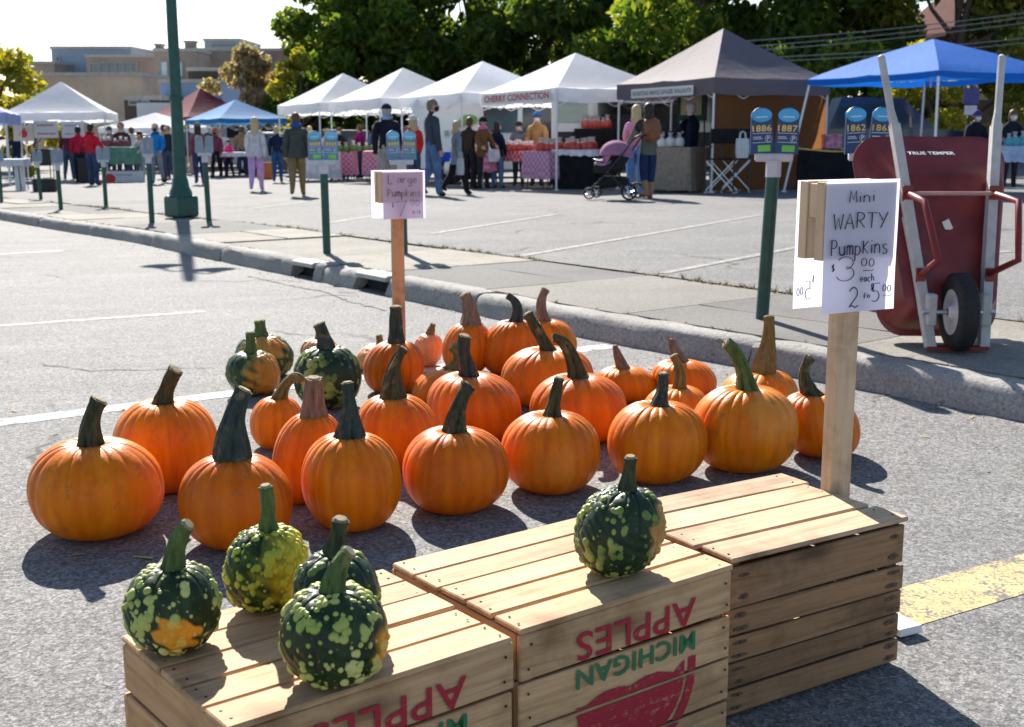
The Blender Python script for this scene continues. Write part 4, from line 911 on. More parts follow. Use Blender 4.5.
p,h=pd(556,29.2,116); person('cherry vendor in dark navy clothes behind the right end of the stall',p,h,150,(.014,.02,.045),(.02,.02,.03),hair='dark',mask=MASKW,armL=(25,50),armR=(25,50))
p,h=pp(647,198,99,1.58); PBACK=person('dark haired woman in olive top and navy culottes pushing the stroller',p,h,22,(.105,.115,.095),(.018,.035,.10),(.22,.09,.03),hair='dark',hairlen=.12,female=True,stride=4,armL=(38,22),armR=(18,30),bare=.20,hem=(.46,.094),skin=SKIN2)
p,h=pd(635,22.2,101); person('woman in pink top and light jeans half hidden behind the stroller woman',p,h,-10,(.66,.30,.42),(.10,.24,.50),hair='blond',hairlen=.08,female=True,armL=(25,40),armR=(5,10))
p,h=pp(689,191,99,1.6); person('grey haired man in navy jacket reaching out at the walnut stall',p,h,48,(.012,.016,.036),(.012,.02,.045),hair='grey',stride=3,armL=(38,45),armR=(20,70),bulk=1.12)
p,h=pp(298,195.5,109,1.6); person('man in olive grey coat, blue scarf and khaki trousers walking away',p,h,8,(.062,.072,.066),(.22,.155,.075),hair='brown',scarf=(.02,.09,.36),hem=(.455,.115),stride=9,armL=(-6,16),armR=(8,16),bulk=1.16)
p,h=pp(278,182,124,1.5); person('blond person in navy jacket and jeans between two walking shoppers',p,h,10,(.014,.022,.06),(.03,.075,.20),hair='blond',stride=5,armL=(5,20),armR=(0,15),bulk=1.05)
p,h=pp(257,190.5,114,1.55); person('long haired blond woman in grey sweatshirt and lilac leggings',p,h,6,(.56,.55,.60),(.52,.33,.62),(.45,.42,.44),hair='blond',hairlen=.16,female=True,stride=9,hem=(.475,.10),armL=(6,20),armR=(-4,18))
p,h=pp(230,177,138,1.0,1.5); person('child in magenta jacket and dark trousers',p,h,160,(.78,.03,.24),(.03,.03,.06),hair='dark',hairlen=.05,female=True,stride=5)
p,h=pp(217,177.5,126,1.4); PMAR=person('person in maroon jacket and black trousers holding a pale bag',p,h,175,(.20,.05,.09),(.016,.015,.02),hair='red',hat=('beanie',(.45,.13,.03)),mask=MASKB,stride=7,armL=(6,18),armR=(4,12))
p,h=pp(200,184,120,1.5); person('woman in plaid shirt and jeans behind the green parking post',p,h,20,(.21,.07,.09),(.03,.05,.13),(.10,.04,.03),hair='dark',hairlen=.10,hat=('cap',(.20,.17,.15)),female=True,stride=6,armL=(5,14),armR=(3,20))
p,h=pp(189,175,121,1.5); person('person in grey jacket with bare legs near the lamp post',p,h,10,(.11,.12,.15),(.05,.05,.06),hair='short',hat=('cap',(.55,.36,.05)),bare=.36,stride=6)
p,h=pp(158,183.5,121,1.5); person('masked person in bright blue jacket and grey trousers',p,h,178,(.012,.20,.52),(.19,.22,.27),hair='grey',hat=('cap',(.50,.33,.24)),mask=MASKB,stride=7,armL=(12,45),armR=(6,20),bulk=1.08)
p,h=pd(170,37,123); person('person in dark jacket partly hidden by the lamp post',p,h,180,(.025,.03,.045),(.05,.07,.12),hair='brown',hat=('cap',(.4,.3,.26)),stride=5)
p,h=pd(124,39.5,119); person('vendor in brown coat and pale scarf behind the green table',p,h,190,(.065,.030,.028),(.04,.05,.09),hair='brown',hat=('cap',(.35,.16,.12)),scarf=(.5,.42,.36),armL=(10,50),armR=(10,50),bulk=1.1)
p,h=pd(142,38.5,129,1.35); person('dark haired woman with orange scarf bending over the stall',p,h,150,(.5,.5,.52),(.30,.33,.40),hair='dark',hairlen=.06,scarf=(.62,.20,.02),female=True,armL=(25,40),armR=(25,40))
p,h=pp(94,185,121,1.5); person('person in red jacket and jeans at the apple stall',p,h,-25,(.50,.015,.035),JEAND,hair='dark',stride=2,armL=(15,40),armR=(20,50),bulk=1.12)
p,h=pp(81,182,124,1.5); person('person in red vest partly behind the red jacket shopper',p,h,10,(.50,.02,.05),(.02,.02,.03),hair='dark',stride=2,armL=(10,30))
p,h=pp(70,180,124,1.5); person('person in dark maroon top and jeans under the hanging signs',p,h,5,(.085,.022,.04),(.03,.055,.12),hair='brown',stride=6)
p,h=pp(18,178,128,1.45); person('person in dark blue clothes at the far left tent pole',p,h,20,(.02,.035,.10),(.02,.04,.11),hair='brown',stride=3)
p,h=pp(361,178,122,1.5); person('person in magenta coat and jeans beside the pink table',p,h,60,(.28,.012,.13),(.02,.05,.15),hair='brown',hem=(.46,.10),female=True,stride=2,armL=(25,40),armR=(25,40))
p,h=pd(328,35.5,126); person('fair haired vendor in pale shirt behind the parking post',p,h,190,(.66,.55,.55),(.2,.2,.25),hair='blond',armL=(15,50),armR=(15,50))
p,h=pp(287,173,157,.7,1.0); person('toddler in a pink coat',p,h,10,(.80,.28,.34),(.6,.3,.35),hair='blond',hem=(.36,.12),female=True)
p,h=pd(972,24.5,108); person('market vendor in purple beanie and white mask beside the street sign',p,h,185,(.018,.018,.03),(.02,.02,.03),hair='dark',hat=('beanie',(.07,.05,.20)),mask=MASKW,armL=(15,50),armR=(15,50),bulk=1.2)
p,h=pd(1008,24.0,108); person('masked vendor with brown hair at the right edge of the picture',p,h,170,(.016,.018,.03),(.02,.02,.03),hair='brown',hairlen=.04,mask=MASKW,armL=(15,50),armR=(15,50),female=True,bulk=1.15)
def bag(name,label,pos,yaw,w,d,hh,m,strap,handle=.16,mats=None,cat='bag',group=None):
    t=thing(name,label,cat,pos,R(yaw),group); b=MB(); n=4; vs=[]
    for z,k in((0,.86),(.3,1.0),(.7,.98),(1,.94)):
        for a in range(16):
            q=2*math.pi*a/16; cx=math.copysign(abs(math.cos(q))**.45,math.cos(q)); cy=math.copysign(abs(math.sin(q))**.45,math.sin(q)); vs.append((cx*w/2*k,cy*d/2*k*(1 if z<.9 else .6),z*hh))
    b.add(vs,[(i*16+j,i*16+(j+1)%16,(i+1)*16+(j+1)%16,(i+1)*16+j) for i in range(3) for j in range(16)]+[tuple(range(16))[::-1],tuple(range(48,64))]); b.build('bag_body',m,t,True)
    for s in(-1,1):
        h_=MB(); h_.tube([(-w*.22,s*d*.2,hh*.95),(-w*.17,s*d*.2,hh+handle*.8),(0,s*d*.16,hh+handle),(w*.17,s*d*.2,hh+handle*.8),(w*.22,s*d*.2,hh*.95)],.012,6); h_.build('handle',strap,t,True)
    return t
def on(P,lx,ly,lz):
    t,J,H=P; return Matrix.Translation(t.location)@Matrix.Rotation(t.rotation_euler.z,4,'Z')@Vector((lx*H,ly*H,lz*H))
WB_=cloth((.70,.72,.80),.2); NAVY=cloth((.02,.03,.07)); PLB=plain('thin plastic bag',(.66,.70,.76),.4,.1,12,transl=.4)
bag('tote_bag','white tote bag with navy straps on the shoulder of the navy jacket woman',on(PTOTE,-.02,-.155,.40),-35,.50,.18,.27,WB_,NAVY,.20)
bag('carrier_bag','white carrier bag hanging beside the scarlet jacket woman',on(PRED,-.16,.04,.30),20,.26,.14,.28,PLB,PLB,.10)
bag('carrier_bag','white carrier bag in the hand of the grey coat woman',on(PGREY,.15,-.02,.27),-60,.20,.10,.32,PLB,PLB,.12)
bag('carrier_bag','pale plastic bag in the hand of the maroon jacket person',on(PMAR,.15,.03,.26),0,.30,.16,.34,plain('beige plastic bag',(.62,.55,.48),.5,.1,10,transl=.3),PLB,.10)
t=thing('backpack','brown leather backpack on the back of the stroller woman','backpack',on(PBACK,0,-.06,.60),PBACK[0].rotation_euler.z); LEA=plain('brown leather',(.20,.075,.030),.5,.2,12)
m=MB(); m.ell((0,-.065,.18),(.155,.085,.20),14); m.box((0,-.02,.18),(.28,.06,.34),0,None,.03); m.build('pack',LEA,t,True)
m=MB(); m.box((0,-.135,.10),(.20,.04,.14),0,None,.015); m.build('pocket',LEA,t,True)
for s in(-1,1):
    m=MB(); m.tube([(s*.10,-.01,.32),(s*.11,.06,.37),(s*.115,.15,.30)],.016,6); m.build('strap',LEA,t,True)

# ------------------------------------------------------------ stroller
def stroller():
    p=spot(612,199,LOT); t=thing('stroller','black stroller with a lilac pink hood and seat pushed toward the stalls','stroller',p,R(70)); PK_=cloth((.33,.15,.25)); FR=BLACKM
    # local +Y is the direction of travel (to the left in the picture)
    for sx in(-.24,.24):
        m=MB(); m.tube([(sx,-.42,1.02),(sx,-.25,.78),(sx,.05,.42),(sx,.32,.16)],.016,8); m.tube([(sx,.02,.46),(sx,-.18,.28),(sx,-.36,.14)],.015,8); m.build('side_frame',FR,t,True)
    m=MB(); m.tube([(-.24,-.42,1.02),(-.20,-.50,1.06),(.20,-.50,1.06),(.24,-.42,1.02)],.018,8); m.build('push_handle',FR,t,True)
    for (x,y,r) in((-.25,-.36,.14),(.25,-.36,.14),(-.22,.34,.10),(.22,.34,.10)):
        m=MB(); M=Matrix.Translation((x,y,r))@Matrix.Rotation(math.pi/2,4,'Y'); q=[(r*.78,-.02),(r*.95,-.022),(r,-.01),(r,.01),(r*.95,.022),(r*.78,.02),(r*.78,-.02)]; m.lathe(q,20,0,M)
        w=m.build('wheel',RUBBER,t,True); h=MB(); h.lathe([(.001,-.012),(.03,-.014),(.03,.014),(.001,.012)],12,0,M)
        for k in range(5): a=2*math.pi*k/5; h.bar(M@Vector((0,0,0)),M@Vector((r*.8*math.cos(a),r*.8*math.sin(a),0)),.008,5)
        h.build('hub',STEEL,w)
    m=MB(); m.box((0,-.02,.30),(.40,.46,.16),0,None,.04); m.build('basket',cloth((.02,.02,.024)),t)
    m=MB(); m.tube([(0,.30,.52),(0,.12,.50),(0,-.08,.55),(0,-.22,.78)],[.15,.20,.21,.18],12,0,None,True,.55); m.build('seat',cloth((.025,.025,.03)),t,True)
    m=MB()
    for k in range(3):
        M=Matrix.Translation((0,-.10,.66))@Matrix.Rotation(R(18-38*k),4,'X'); m.ell((0,0,0),(.25,.25,.30-.02*k),16,0,M,lo=.35)
    m.ell((0,-.06,.74),(.25,.28,.24),18,0,None,lo=.0); m.build('hood',PK_,t,True)
    m=MB(); m.ell((0,.10,.58),(.17,.22,.10),14); m.build('blanket',cloth((.36,.20,.32)),t,True)
    m=MB(); m.tube([(-.22,.10,.62),(-.18,.28,.66),(.18,.28,.66),(.22,.10,.62)],.018,8); m.build('bumper_bar',FR,t,True)
stroller()

# ------------------------------------------------------------ tables, goods and vehicles of the stalls
def table(label,p,yaw,w,d,h,clothm,drop,group='market stall tables',skirt=None):
    t=thing('stall_table',label,'table',p,R(yaw),group)
    m=MB(); m.box((0,0,h-.02),(w,d,.03),0,None,.006); m.build('tabletop',plain('folding table top',(.55,.55,.54),.5),t)
    for sx in(-1,1):
        for sy in(-1,1):
            m=MB(); m.bar((sx*(w/2-.12),sy*(d/2-.08),h-.03),(sx*(w/2-.08),sy*(d/2-.06),0),.014,6); m.build('leg',BLACKM,t)
    if clothm:
        c=MB(); rg=random.Random(int(w*100+p[0]*10)); n=64; vs=[]; pts=[]
        per=2*(w+d)
        for i in range(n):
            q=per*i/n
            if q<w: x,y,nx,ny=-w/2+q,-d/2,0,-1
            elif q<w+d: x,y,nx,ny=w/2,-d/2+q-w,1,0
            elif q<2*w+d: x,y,nx,ny=w/2-(q-w-d),d/2,0,1
            else: x,y,nx,ny=-w/2,d/2-(q-2*w-d),-1,0
            pts.append((x,y,nx,ny))
        for lv in range(4):
            f=lv/3
            for i,(x,y,nx,ny) in enumerate(pts):
                o=.012+f*(.03+.025*math.sin(i*1.9+rg.uniform(-.3,.3))); vs.append((x+nx*o,y+ny*o,h+.004-drop*f-(0 if lv<3 else rg.uniform(0,.04))))
        c.add(vs,[(l*n+i,l*n+(i+1)%n,(l+1)*n+(i+1)%n,(l+1)*n+i) for l in range(3) for i in range(n)]+[tuple(range(n))])
        c.build('tablecloth',clothm,t,True)
    if skirt:
        m=MB(); m.box((0,0,(h-.06)/2),(w-.04,d-.04,h-.07)); m.build('skirt',skirt,t)
    return t
def m_check(name,a,b,sc=14):
    t=NT(name); v=t.coord(); q=t.new('ShaderNodeTexChecker'); q.inputs['Scale'].default_value=sc; q.inputs[1].default_value=(*a,1); q.inputs[2].default_value=(*b,1); t.l(v,q.inputs[0]); t.set(q.outputs[0],.85,.2); return t.mat
PURP=m_check('lilac check cloth',(.46,.20,.34),(.62,.36,.50)); REDC=m_check('red check cloth',(.55,.05,.06),(.66,.30,.30)); PINKC=m_check('pink check cloth',(.56,.14,.26),(.66,.34,.42)); BLUEC=cloth((.015,.07,.42)); GREENC=cloth((.12,.26,.19)); BURL=plain('burlap cloth',(.27,.23,.18),.9,.25,14,.2,0,.3); BLKC=cloth((.015,.015,.018)); WHC=cloth((.62,.62,.66))
U=-32
def tb(px,Y): return lotz(px,Y)
table('red checked stall table heaped with cherry bags',tb(519,28.0),U-20,1.15,.7,.78,REDC,.20)
table('lilac checked stall table under the front tent pole',tb(549,26.9),U-20,.85,.75,.78,PURP,.55)
table('white topped black skirted table right of the cherry tent pole',tb(579,26.6),-25,1.0,.6,.80,WHC,.10,skirt=BLKC)
table('pink checked little table behind the tote bag woman',tb(484,27.9),U,.55,.6,.76,PINKC,.38)
table('blue clothed table behind the grey coat woman',tb(463,28.6),U,.95,.6,.78,BLUEC,.20)
table('burlap covered table at the walnut stall',tb(667,24.2),-35,1.25,.7,.84,BURL,.78)
table('green clothed table at the apple stall',tb(118,38.2),-8,1.25,.7,1.02,GREENC,.48)
table('pink clothed table left of the magenta coat person',tb(347,35.5),0,.5,.7,.78,PINKC,.6)
table('rose clothed table right of the magenta coat person',tb(376,34.5),0,.6,.7,.80,PINKC,.6)
table('white clothed table behind the parking post',tb(322,35.),0,1.0,.6,.80,WHC,.7)
table('pale blue table at the right edge under the bright blue tent',tb(1018,21.6),10,1.3,.7,.78,cloth((.36,.46,.66)),.24)
table('trestle table with grey cloth at the far left edge',tb(8,31.5),0,1.0,.6,.76,WHC,.16)
table('white long table under the azure canopy',tb(236,41.5),0,1.7,.6,.80,WHC,.12)
CHY=plain('red cherries in clear bag',(.46,.045,.035),.25,.7,34,.6); CLR=plain('clear bag film',(.66,.60,.60),.15,.1,10,.5,transl=.3); BLUP=plain('blueberries in bag',(.05,.04,.12),.35,.4,40)
def fruit_bag(p,s,rz,label,grp,fm=CHY):
    t=thing('fruit_bag',label,'bag',p,rz,grp); m=MB(); m.lathe([(.001,0),(.085*s,.005),(.10*s,.06*s),(.085*s,.13*s),(.05*s,.16*s)],10); m.build('fruit',fm,t,True)
    h=MB(); h.lathe([(.055*s,.155*s),(.028*s,.19*s),(.05*s,.25*s),(.02*s,.245*s)],8); h.build('bag_top',CLR,t,True)
rg=random.Random(21)
def heap(px0,px1,Y,z,n,rows,s,label,grp,fm=CHY):
    for r in range(rows):
        for i in range(n):
            px=px0+(px1-px0)*(i+.5*(r%2))/max(1,n-.5); q=lotz(px,Y+.16*r); fruit_bag((q.x+rg.uniform(-.02,.02),q.y,q.z+z+.0),s*rg.uniform(.85,1.1),rg.uniform(0,6),label,grp,fm)
heap(509,532,27.8,.785,5,2,1.0,'clear bag of red cherries on the red checked table','cherry bags on the red table')
heap(541,560,26.75,.785,4,2,1.05,'clear bag of red cherries on the lilac checked table','cherry bags on the lilac table')
heap(567,592,26.5,.805,5,2,1.0,'clear bag of red cherries on the white topped black table','cherry bags on the white topped table')
t=thing('display_rack','dark stepped rack holding a top row of cherry bags','rack',tb(597,27.6),R(-25)); m=MB(); m.box((0,0,.62),(.95,.4,1.24),0,None,.01); m.build('rack_body',BLKC,t); m=MB(); m.box((0,-.28,.45),(.95,.2,.9),0,None,.01); m.build('front_step',BLKC,t)
heap(585,608,27.55,1.245,6,1,1.1,'clear bag of red cherries along the top of the dark rack','cherry bags on the rack')
heap(660,684,24.1,.85,3,1,1.1,'white paper bag on the burlap table','paper bags on the burlap table',plain('white paper bag',(.70,.68,.64),.7,.1,14))
heap(106,131,38.1,1.03,5,1,1.2,'produce bag on the green clothed table','produce bags on the green table',plain('wine red apples',(.22,.05,.06),.4,.6,30))
heap(1004,1022,21.5,.785,3,1,.9,'small pale tub on the table at the right edge','tubs on the right edge table',plain('teal tub',(.10,.36,.42),.5,.3,20))
heap(340,384,35.2,.80,7,1,1.1,'bunch of greens on the pink clothed tables','greens on the pink tables',plain('leafy greens',(.10,.20,.05),.7,.5,40))
heap(455,476,28.4,.785,3,1,1.,'bottle of pale juice on the blue clothed table','goods on the blue table',plain('juice yellow',(.60,.42,.12),.4,.3,20))
def board_sign(label,px,py0,py1,w,Y,rz,mats,draw=None,cat='sign'):
    a=at(px,py1,Y); b=at(px,py0,Y); t=thing('hanging_sign',label,cat,a,rz,None); h=b.z-a.z; m=MB(); m.box((0,0,h/2),(w,.02,h),0,None,.004); o=m.build('panel',mats,t)
    if draw: draw(o,w,h)
    return t
def apple_draw(o,w,h):
    m=MB(); m.ell((0,-.0125,h*.45),(h*.27,.004,h*.26),16); m.build('apple_print',plain('red apple print',(.55,.03,.03),.5),o); m=MB(); m.ell((h*.08,-.0125,h*.76),(h*.10,.003,h*.06),10); m.build('leaf_print',plain('leaf print',(.10,.25,.04),.5),o)
def lines_draw(cols):
    def f(o,w,h):
        m=MB(); r=random.Random(5); n=len(cols)
        for i in range(n):
            z=h*(.75-.5*i/max(1,n-1)); x=-w*.36
            while x<w*.34: l=r.uniform(.03,.07); m.box((x+l/2,-.0115,z),(l,.003,h*.09),0); x+=l+.02
        m.build('print',cols[0],o)
    return f
board_sign('cream sign with a red apple at the apple stall',24,125,141,.62,39.2,0,plain('cream board',(.70,.62,.50),.6),apple_draw)
board_sign('white printed sign left of the middle pole of the apple stall',46.5,121,138,.74,39.2,0,BAN,lines_draw([CHR,CHR]))
board_sign('white printed sign right of the middle pole of the apple stall',73.5,121.5,138,.70,39.2,0,BAN,lines_draw([BLU,BLU]))
def apple_ban(o,w,h):
    m=MB(); m.ell((-w*.33,-.0125,h*.5),(h*.36,.004,h*.34),14); m.build('apple_print',plain('red apple print',(.55,.03,.03),.5),o); lines_draw([BLU,BLU])(o,w*.5,h)
board_sign('low white banner with a red apple below the green table',124,171,186.5,1.2,37.7,R(2),BAN,apple_ban)
BINM=plain('black plastic crate',(.02,.024,.022),.6)
def tub(name,label,p,rz,w,d,h,m,cat):
    t=thing(name,label,cat,p,rz); b=MB(); b.box((0,0,h/2),(w*.94,d*.94,h),0,None,.02); b.build('tub_body',m,t); r=MB(); r.box((0,0,h-.02),(w,d,.04),0,None,.01); r.build('rim',m,t)
q=lotz(46,30.); tub('plastic_crate','black crate on the ground below the hanging apple signs',(q.x,q.y,q.z),.1,.55,.38,.30,BINM,'crate')
q=lotz(45,31.); tub('plastic_crate','black crate stacked on a stand beside the hanging apple signs',(q.x,q.y,q.z+.62),.1,.42,.34,.38,BINM,'crate')
t=thing('crate_stand','small black stand carrying a crate near the far left','stand',(q.x,q.y,q.z),.1); m=MB(); m.box((0,0,.605),(.44,.36,.02)); m.build('shelf',BLACKM,t)
for sx in(-1,1):
    for sy in(-1,1): m=MB(); m.bar((sx*.2,sy*.16,.6),(sx*.2,sy*.16,0),.012); m.build('leg',BLACKM,t)
q=lotz(21,31.5); t=thing('pedestal','white square pedestal at the far left stall','pedestal',q); m=MB(); m.box((0,0,.36),(.20,.20,.72),0,None,.01); m.box((0,0,.73),(.24,.24,.03)); m.build('column',plain('white plinth',(.68,.70,.74),.5),t)
q=lotz(87,37.8); tub('waste_bin','black bin with a tan side at the apple stall',(q.x,q.y,q.z),.2,.45,.4,.72,BINM,'bin')
q=lotz(219,35.); 
q=lotz(240,40.); tub('storage_tub','orange storage tub under the azure canopy',tuple(lotz(265,38.5)),.2,.5,.4,.5,plain('orange tub',(.55,.16,.03),.5),'tub')

WHEELM=RUBBER
def vehicle(label,px,Y,yaw,prof,width,paint,wins,wheels,cat='van',name='parked_van',extra=None,wz=.0):
    """prof: side outline (x along the car, z); wins: list of polygons on both sides"""
    p=lotz(px,Y); t=thing(name,label,cat,p,R(yaw)); b=MB(); n=len(prof); hw=width/2; vs=[]
    for y,k in((-hw,.0),(-hw*.97,1),(hw*.97,1),(hw,.0)):
        for x,z in prof:
            zz=z; yy=y
            if z>1.0: yy=y*(1-.10*(z-1.0))
            vs.append((x,yy,zz))
    F=[(q*n+i,q*n+(i+1)%n,(q+1)*n+(i+1)%n,(q+1)*n+i) for q in range(3) for i in range(n)]+[tuple(range(n))[::-1],tuple(range(3*n,4*n))]
    b.add(vs,F); b.build('body',paint,t)
    for w in wins:
        for s in(-1,1):
            m=MB(); q=[]
            for x,z in w:
                yy=hw*(1-.10*max(0,z-1.0))+.004; q.append((x,s*yy,z))
            k=len(q); q2=[(x,y+s*.012,z) for x,y,z in q]
            m.add(q+q2,[tuple(range(k)),tuple(range(k,2*k))]+[(i,(i+1)%k,k+(i+1)%k,k+i) for i in range(k)]); m.build('window',GLASS,t)
    for x,r in wheels:
        for s in(-1,1):
            M=Matrix.Translation((x,s*(hw-.08),r))@Matrix.Rotation(math.pi/2,4,'X'); m=MB(); m.lathe([(.001,-.10),(r*.9,-.10),(r,-.07),(r,.07),(r*.9,.10),(.001,.10)],18,0,M); w_=m.build('wheel',RUBBER,t,True)
            m=MB(); m.lathe([(.001,-.108),(r*.55,-.106),(r*.6,-.098)],14,0,M); m.lathe([(.001,.108),(r*.55,.106),(r*.6,.098)],14,0,M); m.build('rim',STEEL,w_,True)
    if extra: extra(t,hw)
    return t
VANP=[(-2.6,.35),(2.35,.35),(2.62,.55),(2.6,.95),(2.35,1.08),(1.75,1.20),(1.05,1.92),(.75,2.02),(-2.5,2.02),(-2.62,1.85),(-2.64,.6)]
def green_logo(t,hw):
    m=MB(); m.ell((-1.2,-hw-.002,1.52),(.22,.004,.13),12); m.ell((-1.45,-hw-.002,1.42),(.16,.004,.10),12); m.build('side_emblem',plain('green emblem',(.16,.36,.08),.5),t)
    m=MB()
    for i in range(6): m.box((-1.75+i*.17,-hw-.001,1.20),(.11,.006,.14))
    m.build('side_print',plain('pale green print',(.28,.38,.30),.5),t)
vehicle('white van with a green side emblem behind the cherry stall',524,31.5,-9,VANP,1.95,WHITEP,[[(.1,1.22),(.1,1.84),(.86,1.84),(1.45,1.24)],[(-.9,1.22),(-.9,1.84),(-.02,1.84),(-.02,1.22)]],[(-1.65,.36),(1.65,.36)],extra=green_logo)
# van seen from the rear with its barn doors open
def rear_van():
    p=lotz(637,27.6); t=thing('cargo_van','white van with its rear doors open behind the walnut stall','van',p,R(-14))
    m=MB(); w,h=.98,2.05
    m.box((0,2.4,.40),(2*w,4.8,.12)); m.box((0,2.4,h),(2*w-.1,4.8,.10),0,None,.03); m.box((-w+.04,2.4,1.2),(.08,4.8,1.6)); m.box((w-.04,2.4,1.2),(.08,4.8,1.6)); m.box((0,4.7,1.2),(2*w-.16,.1,1.5)); m.build('shell',WHITEP,t)
    m=MB(); m.box((0,2.35,1.2),(2*w-.2,4.4,1.40)); 
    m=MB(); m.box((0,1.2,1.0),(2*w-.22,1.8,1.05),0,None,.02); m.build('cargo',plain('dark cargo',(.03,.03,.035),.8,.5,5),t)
    for s in(-1,1):
        M=Matrix.Translation((s*w,-.02,0))@Matrix.Rotation(R(14)*-s,4,'Z'); d=MB(); d.box((s*.46,-.03,1.22),(.92,.06,1.56),0,M,.02); dr=d.build('rear_door',WHITEP,t)
        g=MB(); g.box((s*.46,-.065,1.60),(.66,.012,.50),0,M,.004); g.build('window',GLASST,dr)
        g=MB(); g.box((s*.46,-.068,.86),(.70,.012,.60),0,M,.004); g.build('inner_panel',BLACKM,dr)
        x=MB(); x.lathe([(.001,-.1),(.34,-.1),(.36,-.06),(.36,.06),(.34,.1),(.001,.1)],16,0,Matrix.Translation((s*(w-.14),1.1,.36))@Matrix.Rotation(math.pi/2,4,'Y')); x.build('wheel',RUBBER,t,True)
    m=MB(); m.box((0,-.10,.42),(2*w,.14,.14),0,None,.02); m.build('bumper',plain('dark bumper',(.05,.05,.055),.5),t)
rear_van()
q=lotz(690,26.2); t=thing('notice_board','dark green board with a cream notice behind the navy jacket man','sign',(q.x,q.y,q.z),R(-12)); m=MB(); m.box((0,0,1.66),(.62,.03,.62)); m.build('board',plain('dark green board',(.02,.07,.05),.6),t); m=MB(); m.box((-.02,-.019,1.68),(.42,.006,.42)); m.build('notice',plain('cream notice',(.55,.52,.36),.7),t)
for s in(-1,1): m=MB(); m.bar((s*.26,0,1.36),(s*.26,0,0),.016); m.build('leg',BLACKM,t)
PICK=[(-2.8,.45),(2.6,.45),(2.75,.7),(2.7,1.05),(1.5,1.15),(.85,1.75),(-.35,1.78),(-.6,1.15),(-2.8,1.12)]
NAVYP=plain('dark blue car paint',(.008,.022,.065),.22,.1,3,.6)
vehicle('dark blue pickup under the bright blue tent',850,26.5,-8,PICK,1.95,NAVYP,[[(.0,1.18),(.0,1.66),(.72,1.66),(1.2,1.18)],[(-.48,1.18),(-.34,1.66),(-.06,1.66),(-.06,1.18)]],[(-1.7,.38),(1.75,.38)],'pickup','pickup_truck')
CARP=[(-2.2,.3),(2.1,.3),(2.25,.55),(2.15,.85),(1.2,.95),(.55,1.45),(-.9,1.48),(-1.7,1.0),(-2.2,.9)]
for lab,px,Y,yaw,c in [('black car parked behind the small white tents',352,42,5,(.012,.012,.016)),('dark grey car parked behind the man in the navy cap',440,37,-4,(.03,.035,.045)),('silver car behind the azure canopy',288,47,0,(.45,.47,.50)),('black car behind the maroon tent',135,52,4,(.015,.016,.02))]:
    vehicle(lab,px,Y,yaw,CARP,1.8,plain('car paint %.3f'%c[0],c,.25,.06,3,.6),[[(-.1,1.0),(-.1,1.38),(.48,1.36),(.95,1.0)],[(-1.35,1.02),(-.85,1.40),(-.2,1.40),(-.2,1.0)]],[(-1.4,.32),(1.4,.32)],'car','parked_car')
def bx_truck(t,hw):
    m=MB(); m.box((-.8,0,1.75),(3.6,2*hw+.1,2.0),0,None,.03); m.build('cargo_box',WHITEP,t)
vehicle('white box truck beyond the lamp post',205,56,2,[(-2.6,.4),(2.6,.4),(2.7,1.1),(2.2,1.3),(1.8,1.9),(-2.6,1.9)],1.9,WHITEP,[[(1.2,1.25),(1.2,1.75),(1.75,1.75),(2.1,1.3)]],[(-1.7,.4),(1.8,.4)],'truck','box_truck',bx_truck)
# folding director's chair with a hanging bag
def dchair(px,Y,yaw,label):
    p=lotz(px,Y); t=thing('folding_chair',label,'chair',p,R(yaw),'folding chairs under the brown tent'); w=.50
    m=MB(); m.box((0,0,.62),(w-.06,.42,.02),0,None,.008); m.build('seat',BLKC,t); m=MB(); m.box((0,.20,1.02),(w,.02,.26),0,None,.008); m.build('backrest',BLKC,t)
    for s in(-1,1):
        m=MB(); m.bar((s*w/2,.20,.25),(s*w/2,.21,1.16),.014); m.build('back_post',BLACKM,t); m=MB(); m.box((s*w/2,0,.83),(.05,.46,.02),0,None,.006); m.build('armrest',BLACKM,t); m=MB(); m.bar((s*w/2,-.20,.03),(s*w/2,-.20,.82),.013); m.build('front_post',BLACKM,t)
        m=MB(); m.bar((-s*w/2,-.20,.60),(s*w/2,-.20,.06),.012); m.bar((-s*w/2,.20,.60),(s*w/2,.20,.06),.012); m.bar((s*w/2,-.22,.03),(s*w/2,.24,.03),.012); m.build('cross_leg',METALW,t)
dchair(721,22.6,-20,'black folding chair with crossed white legs beside the brown tent pole'); dchair(735,22.9,-8,'black folding chair nearest the brown tent wall')
q=at(742,158,22.3); bag('carrier_bag','blue white plastic bag hanging on the folding chair by the brown wall',tuple(q),0,.24,.12,.34,PLB,PLB,.12)

